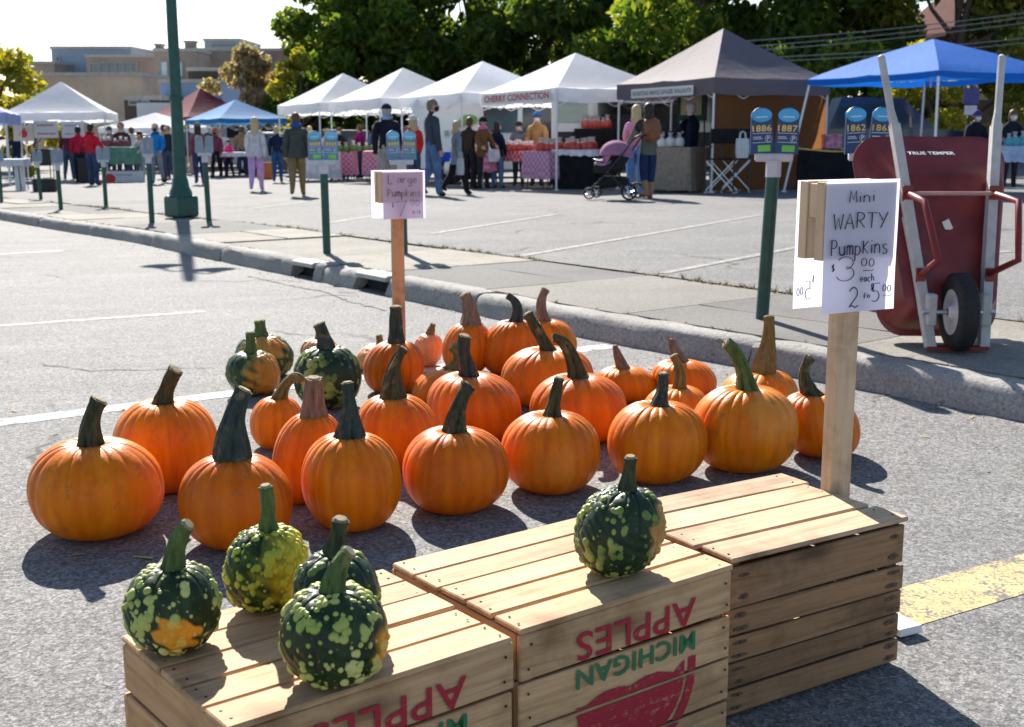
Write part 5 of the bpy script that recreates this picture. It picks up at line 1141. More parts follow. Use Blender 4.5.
# ------------------------------------------------------------ green parking posts with number plates, lamp post
NAVYB=plain('navy plate',(.012,.055,.16),.45,.1,8); LBL=plain('light blue plate top',(.05,.38,.72),.45); YLW=plain('yellow numerals',(.75,.55,.12),.5); WTX=plain('white plate print',(.62,.68,.75),.5); GST=plain('green sticker',(.16,.55,.10),.5); PALEN=plain('pale blue plate',(.12,.22,.34),.5,.15,10); PALEB=plain('pale blue badge',(.16,.46,.70),.5); GREYB=plain('grey bracket',(.50,.50,.55),.5,.15,20); BACKP=plain('plate back',(.24,.30,.36),.5,.15,10)  # PALEN and PALEB: paler blues for plates without readable numerals
def post(label,p,yaw,h,nums,lean=(0,0),sticker=False,front=True,sc=1.):
    t=thing('parking_post',label,'post',p,R(yaw),'green parking posts'); lx,ly=lean
    m=MB(); m.tube([(0,0,-.02),(lx*h,ly*h,h)],.036,12); m.build('pole',GREENM,t,True)
    m=MB(); m.tube([(lx*h,ly*h,h-.07),(lx*h,ly*h,h+.02)],.042,10); m.box((lx*h,ly*h,h+.035),(.25*sc,.05,.045),0,None,.008); m.build('bracket',GREYB,t)
    for k,nu in enumerate(nums):
        x=lx*h+(-.078+.156*k)*sc; M=Matrix.Translation((x,ly*h-.004*k,h+.055))@Matrix.Rotation(R(-3+5*k),4,'Y')@Matrix.Rotation(R(8-12*k),4,'Z'); w=.150*sc; hh=.25*sc
        m=MB(); pts=[(-w/2*1.06,0),(w/2*1.06,0),(w/2*.9,hh)]+[(w/2*.86*math.cos(a),hh+.055*sc*math.sin(a)) for a in np.linspace(.35,math.pi-.35,9)]+[(-w/2*.9,hh)]
        Mx=M@Matrix.Rotation(math.pi/2,4,'X'); m.prism(pts,-.008,.008,0,Mx); pl=m.build('plate',(NAVYB if nu else PALEN) if front else BACKP,t)
        m=MB(); e=[(w*.46*math.cos(a),hh*1.01+.045*sc*math.sin(a)) for a in np.linspace(0,2*math.pi,20)[:-1]]; m.prism(e,.0085,.0115,0,Mx); m.prism(e,-.0115,-.0085,0,Mx); m.build('top_badge',(LBL if nu else PALEB) if front else BACKP,pl)
        if front:
            T=lambda x_,z_:Mx@Matrix.Translation((x_,z_,.0105))
            if nu: lettering(nu,pl,T(0,hh*.67),w*.84,hh*.17,YLW,.012)
            else:
                m=MB()
                for i in range(4): m.box(((i-1.5)*w*.2,hh*.67,.010),(w*.12,hh*.14,.002),0,Mx)
                m.build('worn_numerals',YLW,pl)
            lettering('P',pl,T(w*.28,hh*.40),w*.13,hh*.12,WTX,.01)
            m=MB()
            for zz,l,x0 in((.54,.85,0),(.445,.36,-.22),(.40,.42,-.19),(.30,.85,0)): m.box((x0*w,hh*zz,.0092),(l*w,hh*.014 if l>.8 else hh*.02,.0016),0,Mx)
            m.build('print_lines',WTX,pl)
            m=MB(); m.tube([(w*.28+.021*sc*math.cos(a),hh*.40+.021*sc*math.sin(a),.0095) for a in np.linspace(0,2*math.pi,17)],.0014*sc,5,0,Mx); m.build('ring',WTX,pl)
            lettering('4',pl,T(0,hh*1.05),w*.09,hh*.09,WTX,.01)
            m=MB(); m.box((0,hh*.965,.0118),(w*.5,hh*.03,.001),0,Mx); m.build('badge_line',WTX,pl)
            if sticker: m=MB(); m.box((w*.08,hh*.14,.0095),(w*.55,hh*.17,.002),0,Mx); m.build('sticker',GST,pl)
    return t
def hpost(px,py,pyt): p=spot(px,py,LOT); return p,at(px,pyt,p.y).z-p.z
p,h=hpost(762,318,164); post('near green parking post with number plates 1886 and 1887 and green stickers',p,-8,h,('1886','1887'),(.035,0),True,sc=.82)
p=spot(862,330,LOT); p=Vector((p.x+.215,p.y+.9,0)); p.z=lot(p.x,p.y); h=at(866,163,p.y).z-p.z; post('green parking post with plate 1862 hidden behind the wheelbarrow',p,0,h,('1862','1863'),(.02,0),False,sc=.88)
p,h=hpost(327,252,166); post('green parking post with light blue topped plates left of the lilac sign',p,10,h,(None,None),(-.01,0),True,sc=.86)
p,h=hpost(404,253,166); post('green parking post right behind the lilac large pumpkins sign',p,14,h,(None,None),(-.01,0),False,sc=.84)
p,h=hpost(209,221,157); post('green parking post just right of the lamp post base',p,20,h,(None,None),(-.02,0),False,False,.74)
p,h=hpost(152,222,158); post('green parking post just left of the lamp post base',p,75,h,(None,None),(0,0),False,False,.74)
p,h=hpost(106,206,163); post('green parking post in front of the green clothed table',p,40,h,(None,None),(0,0),False,False,.74)
p,h=hpost(61,209,166); post('green parking post in front of the hanging apple signs',p,60,h,(None,None),(-.02,0),False,False,.74)
p,h=hpost(41,199,164); post('farther green parking post beside the black crate',p,60,h,(None,None),(-.04,0),False,False,.74)
p,h=hpost(1.5,202,164); post('green parking post at the left edge of the picture',p,60,h,(None,None),(0,0),False,False,.74)
def lamp():
    p=spot(182,217,LOT); t=thing('street_lamp','tall dark green street lamp on a square base at the kerb','street lamp',p,R(-38)); Hh=5.25
    m=MB(); m.box((0,0,.15),(.36,.36,.30),0,None,.03); m.build('base',GREENM,t); m=MB(); m.lathe([(.165,.30),(.155,.36),(.125,.42),(.11,.52),(.09,.58),(.09,.60)],16); m.build('collar',GREENM,t,True)
    m=MB(); m.lathe([(.092,.58),(.083,1.5),(.066,Hh-1.),(.054,Hh),(.03,Hh+.12),(.001,Hh+.16)],16); m.build('pole',GREENM,t,True)
    m=MB(); m.lathe([(.095,1.62),(.108,1.65),(.095,1.68)],16); m.build('pole_ring',GREENM,t,True)
    for s in(-1,1):
        pts=[(s*.05,0,Hh-.75)]+[(s*(.22-.17*math.cos(a)),0,Hh-.62-.0+.30*math.sin(a)*.9-.1) for a in np.linspace(.2,math.pi*.93,12)]
        m=MB(); m.tube(pts,.022,8); ar=m.build('arm',GREENM,t,True); e=pts[-1]
        m=MB(); m.lathe([(.03,.06),(.06,.03),(.08,-.03),(.19,-.13),(.20,-.14),(.18,-.135),(.07,-.03),(.02,.0)],18,0,Matrix.Translation(e)); sh_=m.build('lamp_shade',GREENM,ar,True)
        m=MB(); m.ell((e[0],0,e[2]-.10),(.07,.07,.09),10); m.build('bulb',plain('frosted bulb',(.7,.7,.66),.3),sh_,True)
lamp()

# ------------------------------------------------------------ wheelbarrow leaning upright
def wheelbarrow():
    p=spot(957,352,LOT); t=thing('wheelbarrow','maroon wheelbarrow tipped upright on its nose with pale wooden handles','wheelbarrow',p,R(-1)); MR=plain('maroon enamel',(.175,.022,.020),.34,.35,7,.45); MRM=plain('maroon bracket',(.20,.020,.016),.4,.2,10); HW=plain('weathered white handle',(.47,.46,.45),.65,.16,14,.3,0,.2)
    LE=.37; S=lambda x,y,z:(x,y+z*LE,z)
    for s in(-1,1):
        m=MB(); a=Vector(S(s*.125,0,.02)); b=Vector(S(s*.248,0,1.06)); c=Vector(S(s*.262,0,1.13)); d=Vector(S(s*.298,0,1.400))
        ax=(b-a).normalized(); xs=Vector((1,0,0)); n=ax.cross(xs).normalized()
        def ring(q,w,h): return [q+xs*(i*w)+n*(j*h) for i,j in((-1,-1),(1,-1),(1,1),(-1,1))]
        vs=ring(a,.022,.026)+ring(b,.022,.026); m.add(vs,[(0,1,5,4),(1,2,6,5),(2,3,7,6),(3,0,4,7),(3,2,1,0),(4,5,6,7)]); 
        m.tube([b-ax*.01,c,d-(d-c)*.04,d],[.024,.0185,.0185,.008],10); m.build('handle',HW,t)
        # bent leg: starts low on the handle, reaches toward the viewer, back to the handle higher up
        g=MB(); A=Vector(S(s*.160,-.03,.36)); D=Vector(S(s*.205,-.03,.735)); B=A+Vector((s*.02,-.30,.10)); C=D+Vector((s*.01,-.30,-.02))
        g.tube([A,A.lerp(B,.35),B,B.lerp(C,.5),C,C.lerp(D,.6),D],[.016]*7,8,0,None,True,1.0); lg=g.build('leg',MRM,t,True)
        g=MB(); g.box(S(s*.208,-.034,.735),(.05,.01,.075),0,None,.003); g.box(S(s*.164,-.034,.355),(.045,.01,.07),0,None,.003); g.build('leg_plate',MRM,lg)
        g=MB(); g.box(S(s*.128,-.045,.20),(.045,.06,.15),0,None,.006); g.build('axle_block',HW,t)
        g=MB(); g.lathe([(.001,-.012),(.013,-.012),(.013,.012),(.001,.012)],8,0,Matrix.Translation(S(s*.158,-.06,.19))@Matrix.Rotation(math.pi/2,4,'Y')); g.build('axle_nut',STEEL,t)
        g=MB(); a2=Vector(S(s*.165,.035,.36)); b2=Vector(S(s*.20,.045,.62)); g.tube([a2,b2],.02,4); g.build('wedge',HW,t)
    m=MB(); m.tube([S(-.215,-.05,.735),S(.215,-.05,.735)],.010,8); m.build('cross_rod',plain('pinkish steel rod',(.42,.25,.22),.4,.2,10),t,True)
    m=MB(); m.tube([S(-.155,-.06,.19),S(.155,-.06,.19)],.011,8); m.build('axle',STEEL,t,True)
    m=MB(); m.box(S(0,0,.018),(.29,.05,.018),0,None,.003); m.build('nose_brace',MRM,t)
    M=Matrix.Translation(S(0,-.06,.19))@Matrix.Rotation(math.pi/2,4,'Y'); r=.187
    m=MB(); m.lathe([(r*.56,-.038),(r*.72,-.047),(r*.9,-.043),(r*.985,-.026),(r,0),(r*.985,.026),(r*.9,.043),(r*.72,.047),(r*.56,.038),(r*.56,-.038)],32,0,M); w=m.build('wheel',RUBBER,t,True)
    m=MB()
    for k in range(36): 
        a=2*math.pi*k/36
        for s in(-1,1): m.box((0,0,0),(.006,.02,.016),0,M@Matrix.Rotation(a,4,'Z')@Matrix.Translation((r*.968,0,s*.026)))
    m.build('tread',RUBBER,w)
    m=MB(); m.lathe([(.018,-.055),(.03,-.05),(.035,-.028),(r*.40,-.020),(r*.50,-.034),(r*.58,-.040),(r*.58,.040),(r*.50,.034),(r*.40,.020),(.035,.028),(.03,.05),(.018,.055)],28,0,M); m.build('rim',plain('white wheel rim',(.66,.66,.68),.4,.1,12),w,True)
    # tray: two walls with a rolled lip, open side away from the viewer
    def loop(hx0,hx1,z0,z1,y,cr,n=8):
        out=[]; cs=[(hx1-cr,z1-cr,0),(-hx1+cr,z1-cr,90),(-hx0+cr,z0+cr,180),(hx0-cr,z0+cr,270)]
        for cx,cz,a0 in cs:
            for i in range(n+1): a=R(a0+90*i/n); out.append(S(cx+cr*math.cos(a),y,cz+cr*math.sin(a)))
        return out
    m=MB(); Ls=[loop(.20,.265,.22,.80,.050,.06),loop(.225,.29,.185,.83,.060,.08),loop(.29,.372,.05,.985,.285,.13),loop(.30,.386,.025,1.0,.292,.135),loop(.298,.384,.028,.998,.306,.133),loop(.287,.369,.053,.982,.300,.128),loop(.222,.286,.188,.827,.066,.08),loop(.20,.265,.22,.80,.056,.06)]
    k=len(Ls[0]); vs=[q for l in Ls for q in l]; m.add(vs,[(i*k+j,i*k+(j+1)%k,(i+1)*k+(j+1)%k,(i+1)*k+j) for i in range(len(Ls)-1) for j in range(k)]+[tuple(range(k)),tuple(range((len(Ls)-1)*k,len(Ls)*k))[::-1]])
    tr=m.build('tray',MR,t,True)
    nz=Vector((0,.285-.060,.985-.83)).normalized(); ang=math.atan2(.155,.165+.155*LE)
    zc=.918; yc=.060+(zc-.83)/(.985-.83)*(.285-.060)-.006
    e=Vector((0,(.285-.060)+.155*LE,.155)).normalized(); nn=Vector((1,0,0)).cross(e)
    Mt=Matrix(((1,0,0,0),(0,e.y,nn.y,0),(0,e.z,nn.z,0),(0,0,0,1))); Mt=Matrix.Translation(Vector(S(-.02,yc,zc))+nn*.002)@Mt
    lettering('TRUE TEMPER',tr,Mt,.235,.030,plain('white decal',(.75,.74,.74),.5),.035)
    g=MB(); g.box((0,0,0),(.036,.003,.052),0,Matrix.Translation(S(.00,.044,.58))@Matrix.Rotation(R(-28),4,'Y')); g.build('sticker',plain('white sticker',(.75,.74,.74),.5),tr)
wheelbarrow()

# ------------------------------------------------------------ trees
def m_leaf(name,cols,tr=.5):
    t=NT(name); ri=t.new('ShaderNodeNewGeometry').outputs['Random Per Island']; c=t.ramp(ri,[(i/(len(cols)-1),q) for i,q in enumerate(cols)]); t.set(c,.55,.3)
    q=t.new('ShaderNodeBsdfTranslucent'); g=t.mix(1.,c,(1.55,1.5,.7),'MULTIPLY'); t.l(g,q.inputs[0]); mx=t.new('ShaderNodeMixShader'); mx.inputs[0].default_value=tr
    t.l(t.b.outputs[0],mx.inputs[1]); t.l(q.outputs[0],mx.inputs[2]); t.l(mx.outputs[0],t.out.inputs[0]); return t.mat
LF_D=m_leaf('dark leaves',[(.036,.072,.018),(.062,.112,.024),(.10,.155,.030),(.16,.19,.034)],.60); LF_G=m_leaf('green leaves',[(.035,.085,.013),(.07,.135,.02),(.13,.19,.025),(.24,.25,.035)],.56)
LF_Y=m_leaf('yellow autumn leaves',[(.18,.20,.03),(.30,.28,.03),(.40,.32,.04),(.10,.15,.03)],.5); LF_P=m_leaf('dry pinkish leaves',[(.36,.27,.19),(.42,.30,.22),(.28,.24,.16),(.17,.18,.10)],.42)
LF_GOLD=m_leaf('gold green leaves',[(.07,.11,.02),(.20,.21,.03),(.28,.24,.04),(.05,.10,.02)],.5)
BARK=plain('bark',(.09,.065,.05),.9,.35,12,.2,0,.6)
def leaves(name,centres,radii,n,size,m,parent,seed,flat=.75):
    rg=np.random.RandomState(seed); C=np.array(centres); Rr=np.array(radii); w=Rr**2; w/=w.sum()
    k=rg.choice(len(C),n,p=w); d=rg.normal(size=(n,3)); d/=np.linalg.norm(d,axis=1,keepdims=True); rad=Rr[k]*(rg.uniform(0,1,n)**.42)
    P=C[k]+d*rad[:,None]*np.array([1,1,flat]); a=rg.normal(size=(n,3)); a/=np.linalg.norm(a,axis=1,keepdims=True); b=np.cross(a,rg.normal(size=(n,3))); b/=np.linalg.norm(b,axis=1,keepdims=True)
    s=size*rg.uniform(.6,1.3,(n,1)); c=np.cross(a,b)*.12*s
    V=np.stack([P-a*s,P-b*s*.42+c,P+a*s,P+b*s*.42+c],1).reshape(-1,3); me=bpy.data.meshes.new(name)
    me.vertices.add(4*n); me.vertices.foreach_set('co',V.reshape(-1).astype(np.float32)); me.loops.add(4*n); me.loops.foreach_set('vertex_index',np.arange(4*n,dtype=np.int32)); me.polygons.add(n); me.polygons.foreach_set('loop_start',np.arange(0,4*n,4,dtype=np.int32)); me.update(calc_edges=True); me.materials.append(m); return link(name,me,parent)
def tree(label,px,Y,Hh,rad,base,n,size,m,seed,nc=46,name='leafy_tree',group='trees behind the market',trunk=.22,off=None):
    p=lotz(px,Y) if off is None else off; t=thing(name,label,'tree',p,0,group); rg=random.Random(seed); ctr=[];rr=[]
    for i in range(nc):
        a=rg.uniform(0,6.28); z=base+(Hh-base)*rg.random()**.9; f=(z-base)/(Hh-base); w=rad*(math.sin(math.pi*min(1,.16+f*.86))**.7)*math.sqrt(rg.random())*1.02
        ctr.append((w*math.cos(a),w*math.sin(a),z)); rr.append(rg.uniform(.12,.30)*rad)
    m_=MB(); top=Hh*.75; pts=[(rg.uniform(-.1,.1)*q,rg.uniform(-.1,.1)*q,top*q/4) for q in range(5)]; m_.tube(pts,[trunk*(1-.18*q) for q in range(5)],9)
    for c in ctr[:14]:
        z0=max(.5,min(top*.9,c[2]*.6)); s_=Vector((0,0,z0)); e=Vector(c); mid=s_.lerp(e,.5)+Vector((0,0,-.1*rad)); m_.tube([s_,mid,e],[trunk*.42,trunk*.28,trunk*.08],6)
    m_.build('trunk',BARK,t,True); leaves('crown',ctr,rr,n,size,m,t,seed); return t
TR=[('dense green tree at the left end of the tree row',352,55,9.3,3.9,.8,13000,.22,LF_G,40),('dark tree behind the small white tents',398,58,11,4.8,.8,16000,.24,LF_D,44),('very dark tree behind the middle white tents',470,60,12,5.4,.6,17000,.25,LF_D,44),('dark green tree with sunlit edges behind the cherry tent',548,56,11.5,5.0,.6,16000,.24,LF_D,44),('tall dark tree left of the brown tent peak',622,52,11,4.8,.6,16000,.22,LF_D,44),('bright green tree hanging over the brown tent peak',700,46,11,4.8,1.0,17000,.20,LF_G,46),('dark leafy tree behind the cables right of the brown tent',790,48,11.5,5.2,.6,17000,.22,LF_D,46),('dark tree above the bright blue tent',872,46,11,4.8,.6,16000,.21,LF_D,44),('gold tinted tree near the brick gable',948,43,9.5,3.6,.8,9000,.19,LF_GOLD,40),('broad dark tree at the right edge behind the brick gable',1060,56,12,5.0,.6,13000,.24,LF_D,40)]
for i,(lab,px,Y,hh,rad,base,n,size,m,nc) in enumerate(TR): tree(lab,px,Y,hh,rad,base,n,size,m,500+i,nc)
tree('yellow leafed bush left of the dark tree row',303,50,4.6,1.5,.6,2600,.16,LF_Y,520,22,'shrub',trunk=.08)
tree('pinkish feathery tree in front of the brick buildings',250,56,4.9,2.3,.5,5200,.17,LF_P,521,34,trunk=.12); tree('paler feathery tree beside the pinkish one',285,58,4.4,1.9,.5,3600,.17,LF_P,522,26,trunk=.12)
tree('yellow green tree at the left edge of the picture',-8,52,5.4,3.0,1.2,5200,.20,LF_Y,523,34)
tree('bright yellow green bush under the blue tent',925,33,3.4,1.7,.3,4200,.12,LF_Y,524,26,'shrub',trunk=.07); tree('green hedge bush behind the pickup',842,38,3.6,2.4,.2,4200,.15,LF_G,525,28,'shrub',trunk=.08); tree('dark hedge bush left of the pickup',775,40,3.4,2.4,.2,4200,.15,LF_D,526,28,'shrub',trunk=.08)
tree('yellow green shrub behind the apple stall',30,44,2.6,1.4,.2,2400,.13,LF_Y,527,18,'shrub',trunk=.06)
for i,(px,Y) in enumerate([(430,54),(505,54),(585,53),(655,49),(735,47),(366,54)]): tree(['dark bush behind the small white tents','dark bush behind the white van','dark bush behind the cherry tent','dark bush behind the cargo van','dark bush behind the brown tent','dark bush behind the leftmost small white tents'][i],px,Y,5.4,3.1,.1,8000,.18,LF_D,540+i,26,'shrub',trunk=.08)

# ------------------------------------------------------------ buildings behind
def m_brick(name,a,b,mort,sc=5.):
    t=NT(name); v=t.coord(); q=t.new('ShaderNodeTexBrick'); q.inputs['Scale'].default_value=sc; q.inputs['Color1'].default_value=(*a,1); q.inputs['Color2'].default_value=(*b,1); q.inputs['Mortar'].default_value=(*mort,1); q.inputs['Mortar Size'].default_value=.012
    mp=t.new('ShaderNodeMapping'); mp.inputs['Rotation'].default_value=(math.pi/2,0,0); t.l(v,mp.inputs[0]); t.l(mp.outputs[0],q.inputs['Vector']); n=t.noise(v,.6,5); c=t.mix(1.,q.outputs['Color'],t.ramp(n,[(.3,.75),(.7,1.15)]),'MULTIPLY'); t.set(c,.9,.2); return t.mat
TANB=m_brick('tan brick',(.60,.43,.30),(.66,.48,.34),(.60,.50,.40)); BRB=m_brick('brown brick',(.34,.21,.16),(.38,.25,.19),(.36,.30,.26)); OLDB=m_brick('old buff brick',(.36,.28,.23),(.42,.33,.27),(.40,.35,.31)); GRYP=plain('grey metal cladding',(.27,.33,.42),.5,.06,.4); BLUW=plain('blue painted wall',(.26,.36,.55),.8,.10,.5); DKB=plain('dark brown wall',(.10,.075,.065),.85,.15,.6); PARA=plain('parapet cap',(.45,.42,.38),.8)
def bld(label,px0,px1,py,Y,depth,wall,wins=(),roof=PARA,name='building',extra=None):
    a=at(px0,py,Y); b=at(px1,py,Y); z0=lot(a.x,Y)-.3; w=b.x-a.x; h=a.z-z0; t=thing(name,label,'building',((a.x+b.x)/2,Y,z0),0); sc=w/(px1-px0)
    m=MB(); m.box((0,depth/2,h/2),(w,depth,h)); m.build('walls',wall,t); m=MB(); m.box((0,depth/2,h+.10),(w+.16,depth+.16,.2)); m.build('parapet',roof,t)
    for (x0,x1,y0,y1) in wins:
        wx=(x0+x1)/2; c=at(wx,(y0+y1)/2,Y-.05); hh=abs(at(wx,y0,Y).z-at(wx,y1,Y).z); ww=(x1-x0)*sc; cx=c.x-(a.x+b.x)/2; cz=c.z-z0
        f=MB()
        for s in(-1,1): f.box((cx+s*(ww/2+.04),-.05,cz),(.08,.10,hh+.16)); f.box((cx,-.05,cz+s*(hh/2+.04)),(ww,.10,.08))
        fo=f.build('window',plain('window frame',(.35,.35,.36),.6),t); g=MB(); g.box((cx,-.015,cz),(ww,.03,hh)); g.build('pane',plain('painted sky reflection pane',(.62,.68,.74),.15,.1,2,.6) if extra=='lite' else plain('building glass',(.10,.16,.20),.1,.2,1,.6),fo)  # lite panes: the sky's reflection is put into their pale colour
    return t
bld('long low tan brick building at the far left',33,141,76,72,10,TANB)
bld('grey clad upper block above the tan building',51,131,49,96,14,GRYP,[(57,60,57,61)])
bld('tan office block with a long glass band',86,160,57.5,88,12,OLDB,[(84.5+6,98,64,74),(101,107,63,74),(109,115,63,74),(117,123,63,74),(125,131,63,74),(133,137,63,74)])
bld('low buff building peeking above the left yellow green tree',28,54,64,92,8,OLDB); bld('white rendered annex between the tan building and the blue wall',140,162,99,66,4,plain('off white render',(.60,.60,.60),.8))
t=bld('old buff brick building with two tall windows and a chimney',154,196,51.5,80,8,OLDB,[(161,167,62,76),(175,182,62,76)],extra='lite')
m=MB(); m.box((1.95,1.2,10.1-4.1+.3),(.55,.8,1.5)); 
def chim(t,px,py0,py1,Y,w):
    a=at(px,py1,Y);b=at(px,py0,Y); m=MB(); m.box((a.x-t.location.x,.8,(a.z+b.z)/2-t.location.z),(w,.9,b.z-a.z)); c=m.build('chimney',OLDB,t); m=MB(); m.box((a.x-t.location.x,.8,b.z-t.location.z+.06),(w+.15,1.05,.12)); m.build('cap',PARA,c)
chim(t,188,42,53,80,.56*1.0); chim(t,156.5,45,53,80,.35)
bld('buff brick wing to the right of the chimney',196,230,51,84,9,OLDB); bld('flat rooftop block with a glazed top above the buff wing',204,240,41,100,8,GRYP,[(212,236,44,47)])
bld('blue painted low wall building behind the lamp post',160,222,83,68,6,BLUW); bld('dark grey low building between buff wing and blue wall',188,222,71,71,3,DKB)
bld('dark brown low building behind the apple stall tent',124,160,100,62,5,DKB,[(130,139,101.5,104),(141,148,101.5,104)]); bld('reddish brown brick building behind the pinkish tree',222,318,51,90,12,BRB,[(276,284,62,70),(290,297,62,70)])
def gable():
    Y=48; a=at(950,30,Y); b=at(1075,30,Y); z0=lot(a.x,Y)-.3; w=b.x-a.x; h=at(950,32,Y).z-z0; t=thing('gabled_house','reddish brick gabled house behind the cables at the right','building',((a.x+b.x)/2,Y,z0)); m=MB(); m.box((0,4,h/2),(w,8,h)); m.add([(-w/2,0,h),(w/2,0,h),(0,0,h+1.9),(-w/2,8,h),(w/2,8,h),(0,8,h+1.9)],[(0,1,2),(5,4,3)]); m.build('walls',m_brick('red house brick',(.16,.085,.07),(.20,.11,.085),(.17,.13,.12)),t)
    m=MB()
    for s in(-1,1): m.add([(s*(w/2+.25),-.3,h-.15),(0,-.3,h+1.98),(0,8.3,h+1.98),(s*(w/2+.25),8.3,h-.15),(s*(w/2+.25),-.3,h-.03),(0,-.3,h+2.10),(0,8.3,h+2.10),(s*(w/2+.25),8.3,h-.03)],[(0,1,2,3),(4,5,6,7),(0,1,5,4),(2,3,7,6),(0,3,7,4)])
    m.build('roof',plain('reddish dark roof',(.10,.05,.045),.95,.2,6,.03),t)
    for cx in(-1.1,1.1): m=MB(); m.box((cx,-.03,h*.62),(.7,.06,1.1)); m.build('window',GLASS,t)
gable()
# street sign on a pole under the blue tent
q=lotz(965,27.5); t=thing('street_sign','purple street sign over a white plate on a dark pole','sign',q); m=MB(); m.bar((0,0,0),(0,0,2.6),.035,8); m.build('pole',BLACKM,t); h1=at(965,96,27.5).z-q.z
m=MB(); m.box((0,-.045,h1),(.34,.02,.34),0,None,.01); m.build('sign_panel',plain('violet blue panel',(.05,.05,.22),.5),t); m=MB(); m.box((0,-.045,h1-.30),(.26,.02,.20),0,None,.006); m.build('white_plate',plain('pale plate',(.55,.58,.64),.5),t)
# overhead cables and yellow rope
CABM=plain('grey cable',(.16,.17,.19),.6)
def cable(label,a,b,Y0,Y1,r,sag,name='overhead_cable',m=CABM,group='overhead cables',cat='cable'):
    A=at(*a,Y0);B=at(*b,Y1); t=MB(); pts=[A.lerp(B,i/24)-Vector((0,0,sag*math.sin(math.pi*i/24))) for i in range(25)]; t.tube(pts,r,6); o=t.build(name,m,None,True); tag(o,label,cat,group)
for i,(ya,yb) in enumerate([(40,12),(46,15),(50,20),(56,37),(60,41)]): cable('thin grey overhead cable crossing in front of the dark trees',(700,ya+4),(1120,yb-12+i),36,30,.014,.12)
cable('yellow rope strung between the brown tent and the blue tent',(783,146),(932,137),22.5,20.8,.012,.16,'rope',plain('yellow rope',(.55,.42,.10),.6),None,'rope')
cable('second yellow rope right of the blue tent pole',(932,137),(1060,146),20.7,21.5,.012,.12,'rope',plain('yellow rope',(.55,.42,.10),.6),None,'rope')
q=lotz(829,24.8); tub('goods_crate','pink and white patterned box behind the yellow rope',(q.x,q.y,q.z+.75),.1,.36,.3,.28,plain('pink patterned box',(.50,.20,.30),.5,.7,12),'box'); t=thing('stall_table','low dark table under the pink patterned box','table',q,0,'market stall tables'); m=MB(); m.box((0,0,.735),(1.5,.6,.03)); m.build('tabletop',BLACKM,t); m=MB(); m.box((0,0,.36),(1.4,.5,.71)); m.build('skirt',BLKC,t)

# ------------------------------------------------------------ dry weeds along the joints, small litter
def weeds():
    mb=MB(); rg=random.Random(8)
    def tuft(x,y,z,h,n):
        for _ in range(n):
            a=rg.uniform(0,6.28); l=h*rg.uniform(.4,1.2); dx,dy=math.cos(a)*l*rg.uniform(.3,1.2),math.sin(a)*l*rg.uniform(.3,1.2); w=.0045; mb.add([(x-w*math.sin(a),y+w*math.cos(a),z),(x+w*math.sin(a),y-w*math.cos(a),z),(x+dx,y+dy,z+l*.7)],[(0,1,2)])
    s=s_near
    while s<s_far:
        p,n=kat(s)
        if rg.random()<.5+.4*math.sin(s*1.7):
            for _ in range(3): q=p+n*(SWW+rg.uniform(-.03,.10)); tuft(q.x,q.y,lot(q.x,q.y)-.02,rg.uniform(.02,.075),9)
        if rg.random()<.25: q=p+n*.17; tuft(q.x,q.y,lot(q.x,q.y)-.01,.03,6)
        s+=.05
    for _ in range(500):
        s=rg.uniform(s_near,s_far); p,n=kat(s); q=p-n*abs(rg.gauss(0,.22))-n*.05; tuft(q.x,q.y,slope(q.x,q.y)+.001,.012,2)
    o=mb.build('dry_grass',plain('dry grass',(.27,.22,.09),.9,.35,20),None); tag(o,kind='stuff')
weeds()
# more shoppers at the far left and centre-left
p,h=pp(134,178,125,1.5); person('person in white jacket and dark trousers behind the left parking post',p,h,30,(.62,.62,.64),(.04,.05,.09),hair='brown',stride=5,armL=(8,20),armR=(2,12))
p,h=pp(180,174,123,1.5); person('person in teal top and jeans just right of the lamp post',p,h,170,(.05,.20,.24),(.05,.09,.18),hair='dark',hairlen=.06,female=True,stride=6,armL=(4,14),armR=(10,25))
p,h=pp(209,172,124,1.45); person('person in black coat behind the parking post right of the lamp',p,h,-20,(.02,.02,.025),(.03,.03,.04),hair='grey',stride=6,hem=(.44,.10),armL=(6,14),armR=(0,12))
p,h=pp(243,176,124,1.45); person('person in tan jacket half hidden behind the lilac leggings woman',p,h,12,(.30,.21,.12),(.05,.06,.11),hair='brown',stride=7,armL=(6,16),armR=(2,16))
p,h=pd(112,40.5,124); person('vendor in green apron and grey shirt behind the green table',p,h,185,(.20,.22,.24),(.05,.06,.1),hair='dark',hat=('cap',(.05,.16,.09)),mask=MASKW,armL=(15,50),armR=(20,60))
p,h=pd(340,38.5,125); person('vendor in black jacket under the smallest white tent',p,h,175,(.02,.02,.025),(.03,.03,.04),hair='brown',mask=MASKW,armL=(15,50),armR=(20,60))
p,h=pd(376,36.5,122); person('vendor in denim shirt behind the rose clothed table',p,h,190,(.09,.14,.24),(.03,.03,.05),hair='grey',mask=MASKB,armL=(18,55),armR=(12,50))
p,h=pd(444,31.0,119); person('woman in black jacket and grey trousers left of the blue clothed table',p,h,-40,(.02,.022,.03),(.16,.17,.19),hair='dark',hairlen=.05,female=True,armL=(10,30),armR=(18,45),stride=4)
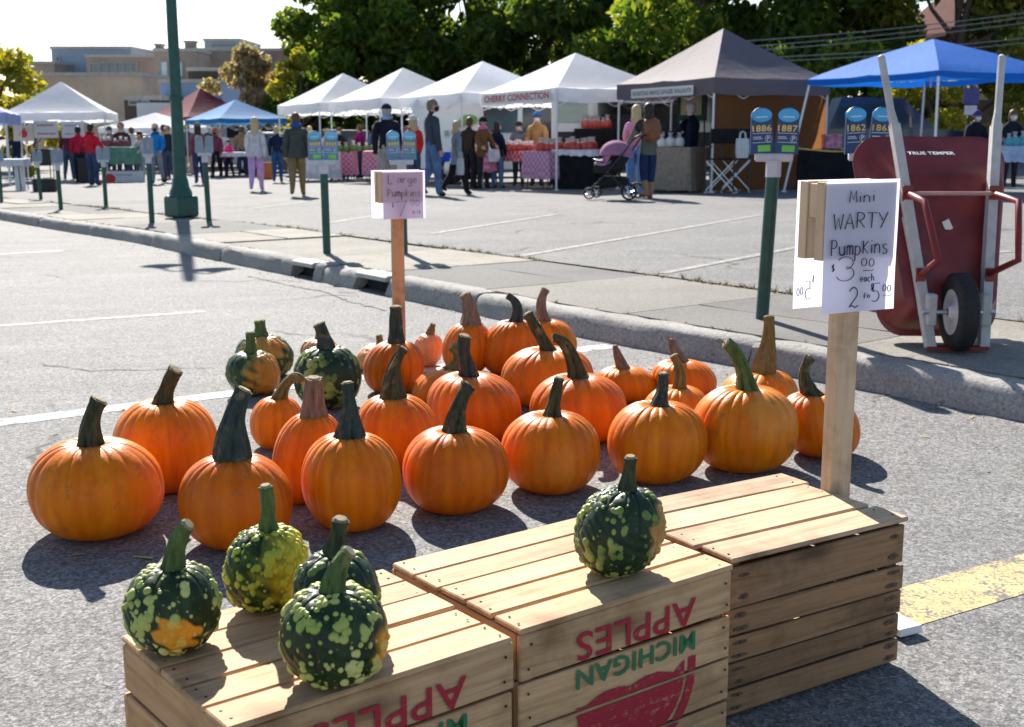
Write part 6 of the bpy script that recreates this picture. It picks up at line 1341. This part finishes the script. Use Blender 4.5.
p,h=pd(519,29.2,119); person('vendor in grey fleece and dark cap behind the red checked table',p,h,165,(.16,.17,.19),(.03,.03,.05),hair='brown',hat=('cap',(.03,.03,.04)),mask=MASKW,armL=(20,55),armR=(14,45))
# straw and leaf bits lying round the pumpkins
def litter():
    rg=random.Random(31); mb=MB()
    for _ in range(420):
        x=rg.gauss(.1,1.0); y=rg.gauss(4.9,1.0); a=rg.uniform(0,3.14); l=rg.uniform(.006,.03); w=rg.uniform(.0008,.003) if rg.random()<.8 else rg.uniform(.004,.010)
        c,s_=math.cos(a),math.sin(a); z=slope(x,y)+.003
        mb.add([(x-c*l-s_*w,y-s_*l+c*w,z),(x-c*l+s_*w,y-s_*l-c*w,z),(x+c*l+s_*w*.4,y+s_*l-c*w*.4,z+rg.uniform(.001,.006)),(x+c*l-s_*w*.4,y+s_*l+c*w*.4,z+rg.uniform(.001,.006))],[(0,1,2,3)])
    tag(mb.build('straw_bits',plain('straw and dry leaf bits',(.40,.28,.12),.9,.5,8),None),kind='stuff')
litter()
p,h=pd(166,41,122); person('person in mustard jacket farther off behind the blue jacket person',p,h,15,(.46,.30,.05),(.05,.06,.10),hair='brown',stride=6,armL=(6,16),armR=(2,16))
p,h=pd(224,43,126); person('person in white shirt and navy trousers under the azure canopy',p,h,170,(.62,.62,.62),(.02,.03,.08),hair='grey',armL=(10,40),armR=(15,45))
p,h=pd(252,44,126); person('vendor in dark red jacket behind the white long table',p,h,185,(.24,.03,.04),(.03,.03,.04),hair='dark',mask=MASKW,armL=(15,50),armR=(12,40))
p,h=pd(311,39.5,124); person('person in pale blue coat beside the first pole of the smallest white tent',p,h,30,(.30,.42,.60),(.05,.05,.07),hair='blond',hairlen=.08,female=True,hem=(.44,.10),armL=(10,25),armR=(4,20))
p,h=pp(346,180.5,140,.9,1.35); person('child in yellow coat near the pink clothed table',p,h,20,(.62,.44,.06),(.05,.06,.14),hair='brown',hem=(.44,.11),stride=4)
p,h=pd(424,34,121); person('person in dark green jacket between the scarlet jacket woman and the white tent',p,h,15,(.03,.07,.045),(.05,.06,.09),hair='brown',stride=5,armL=(5,20),armR=(2,14))
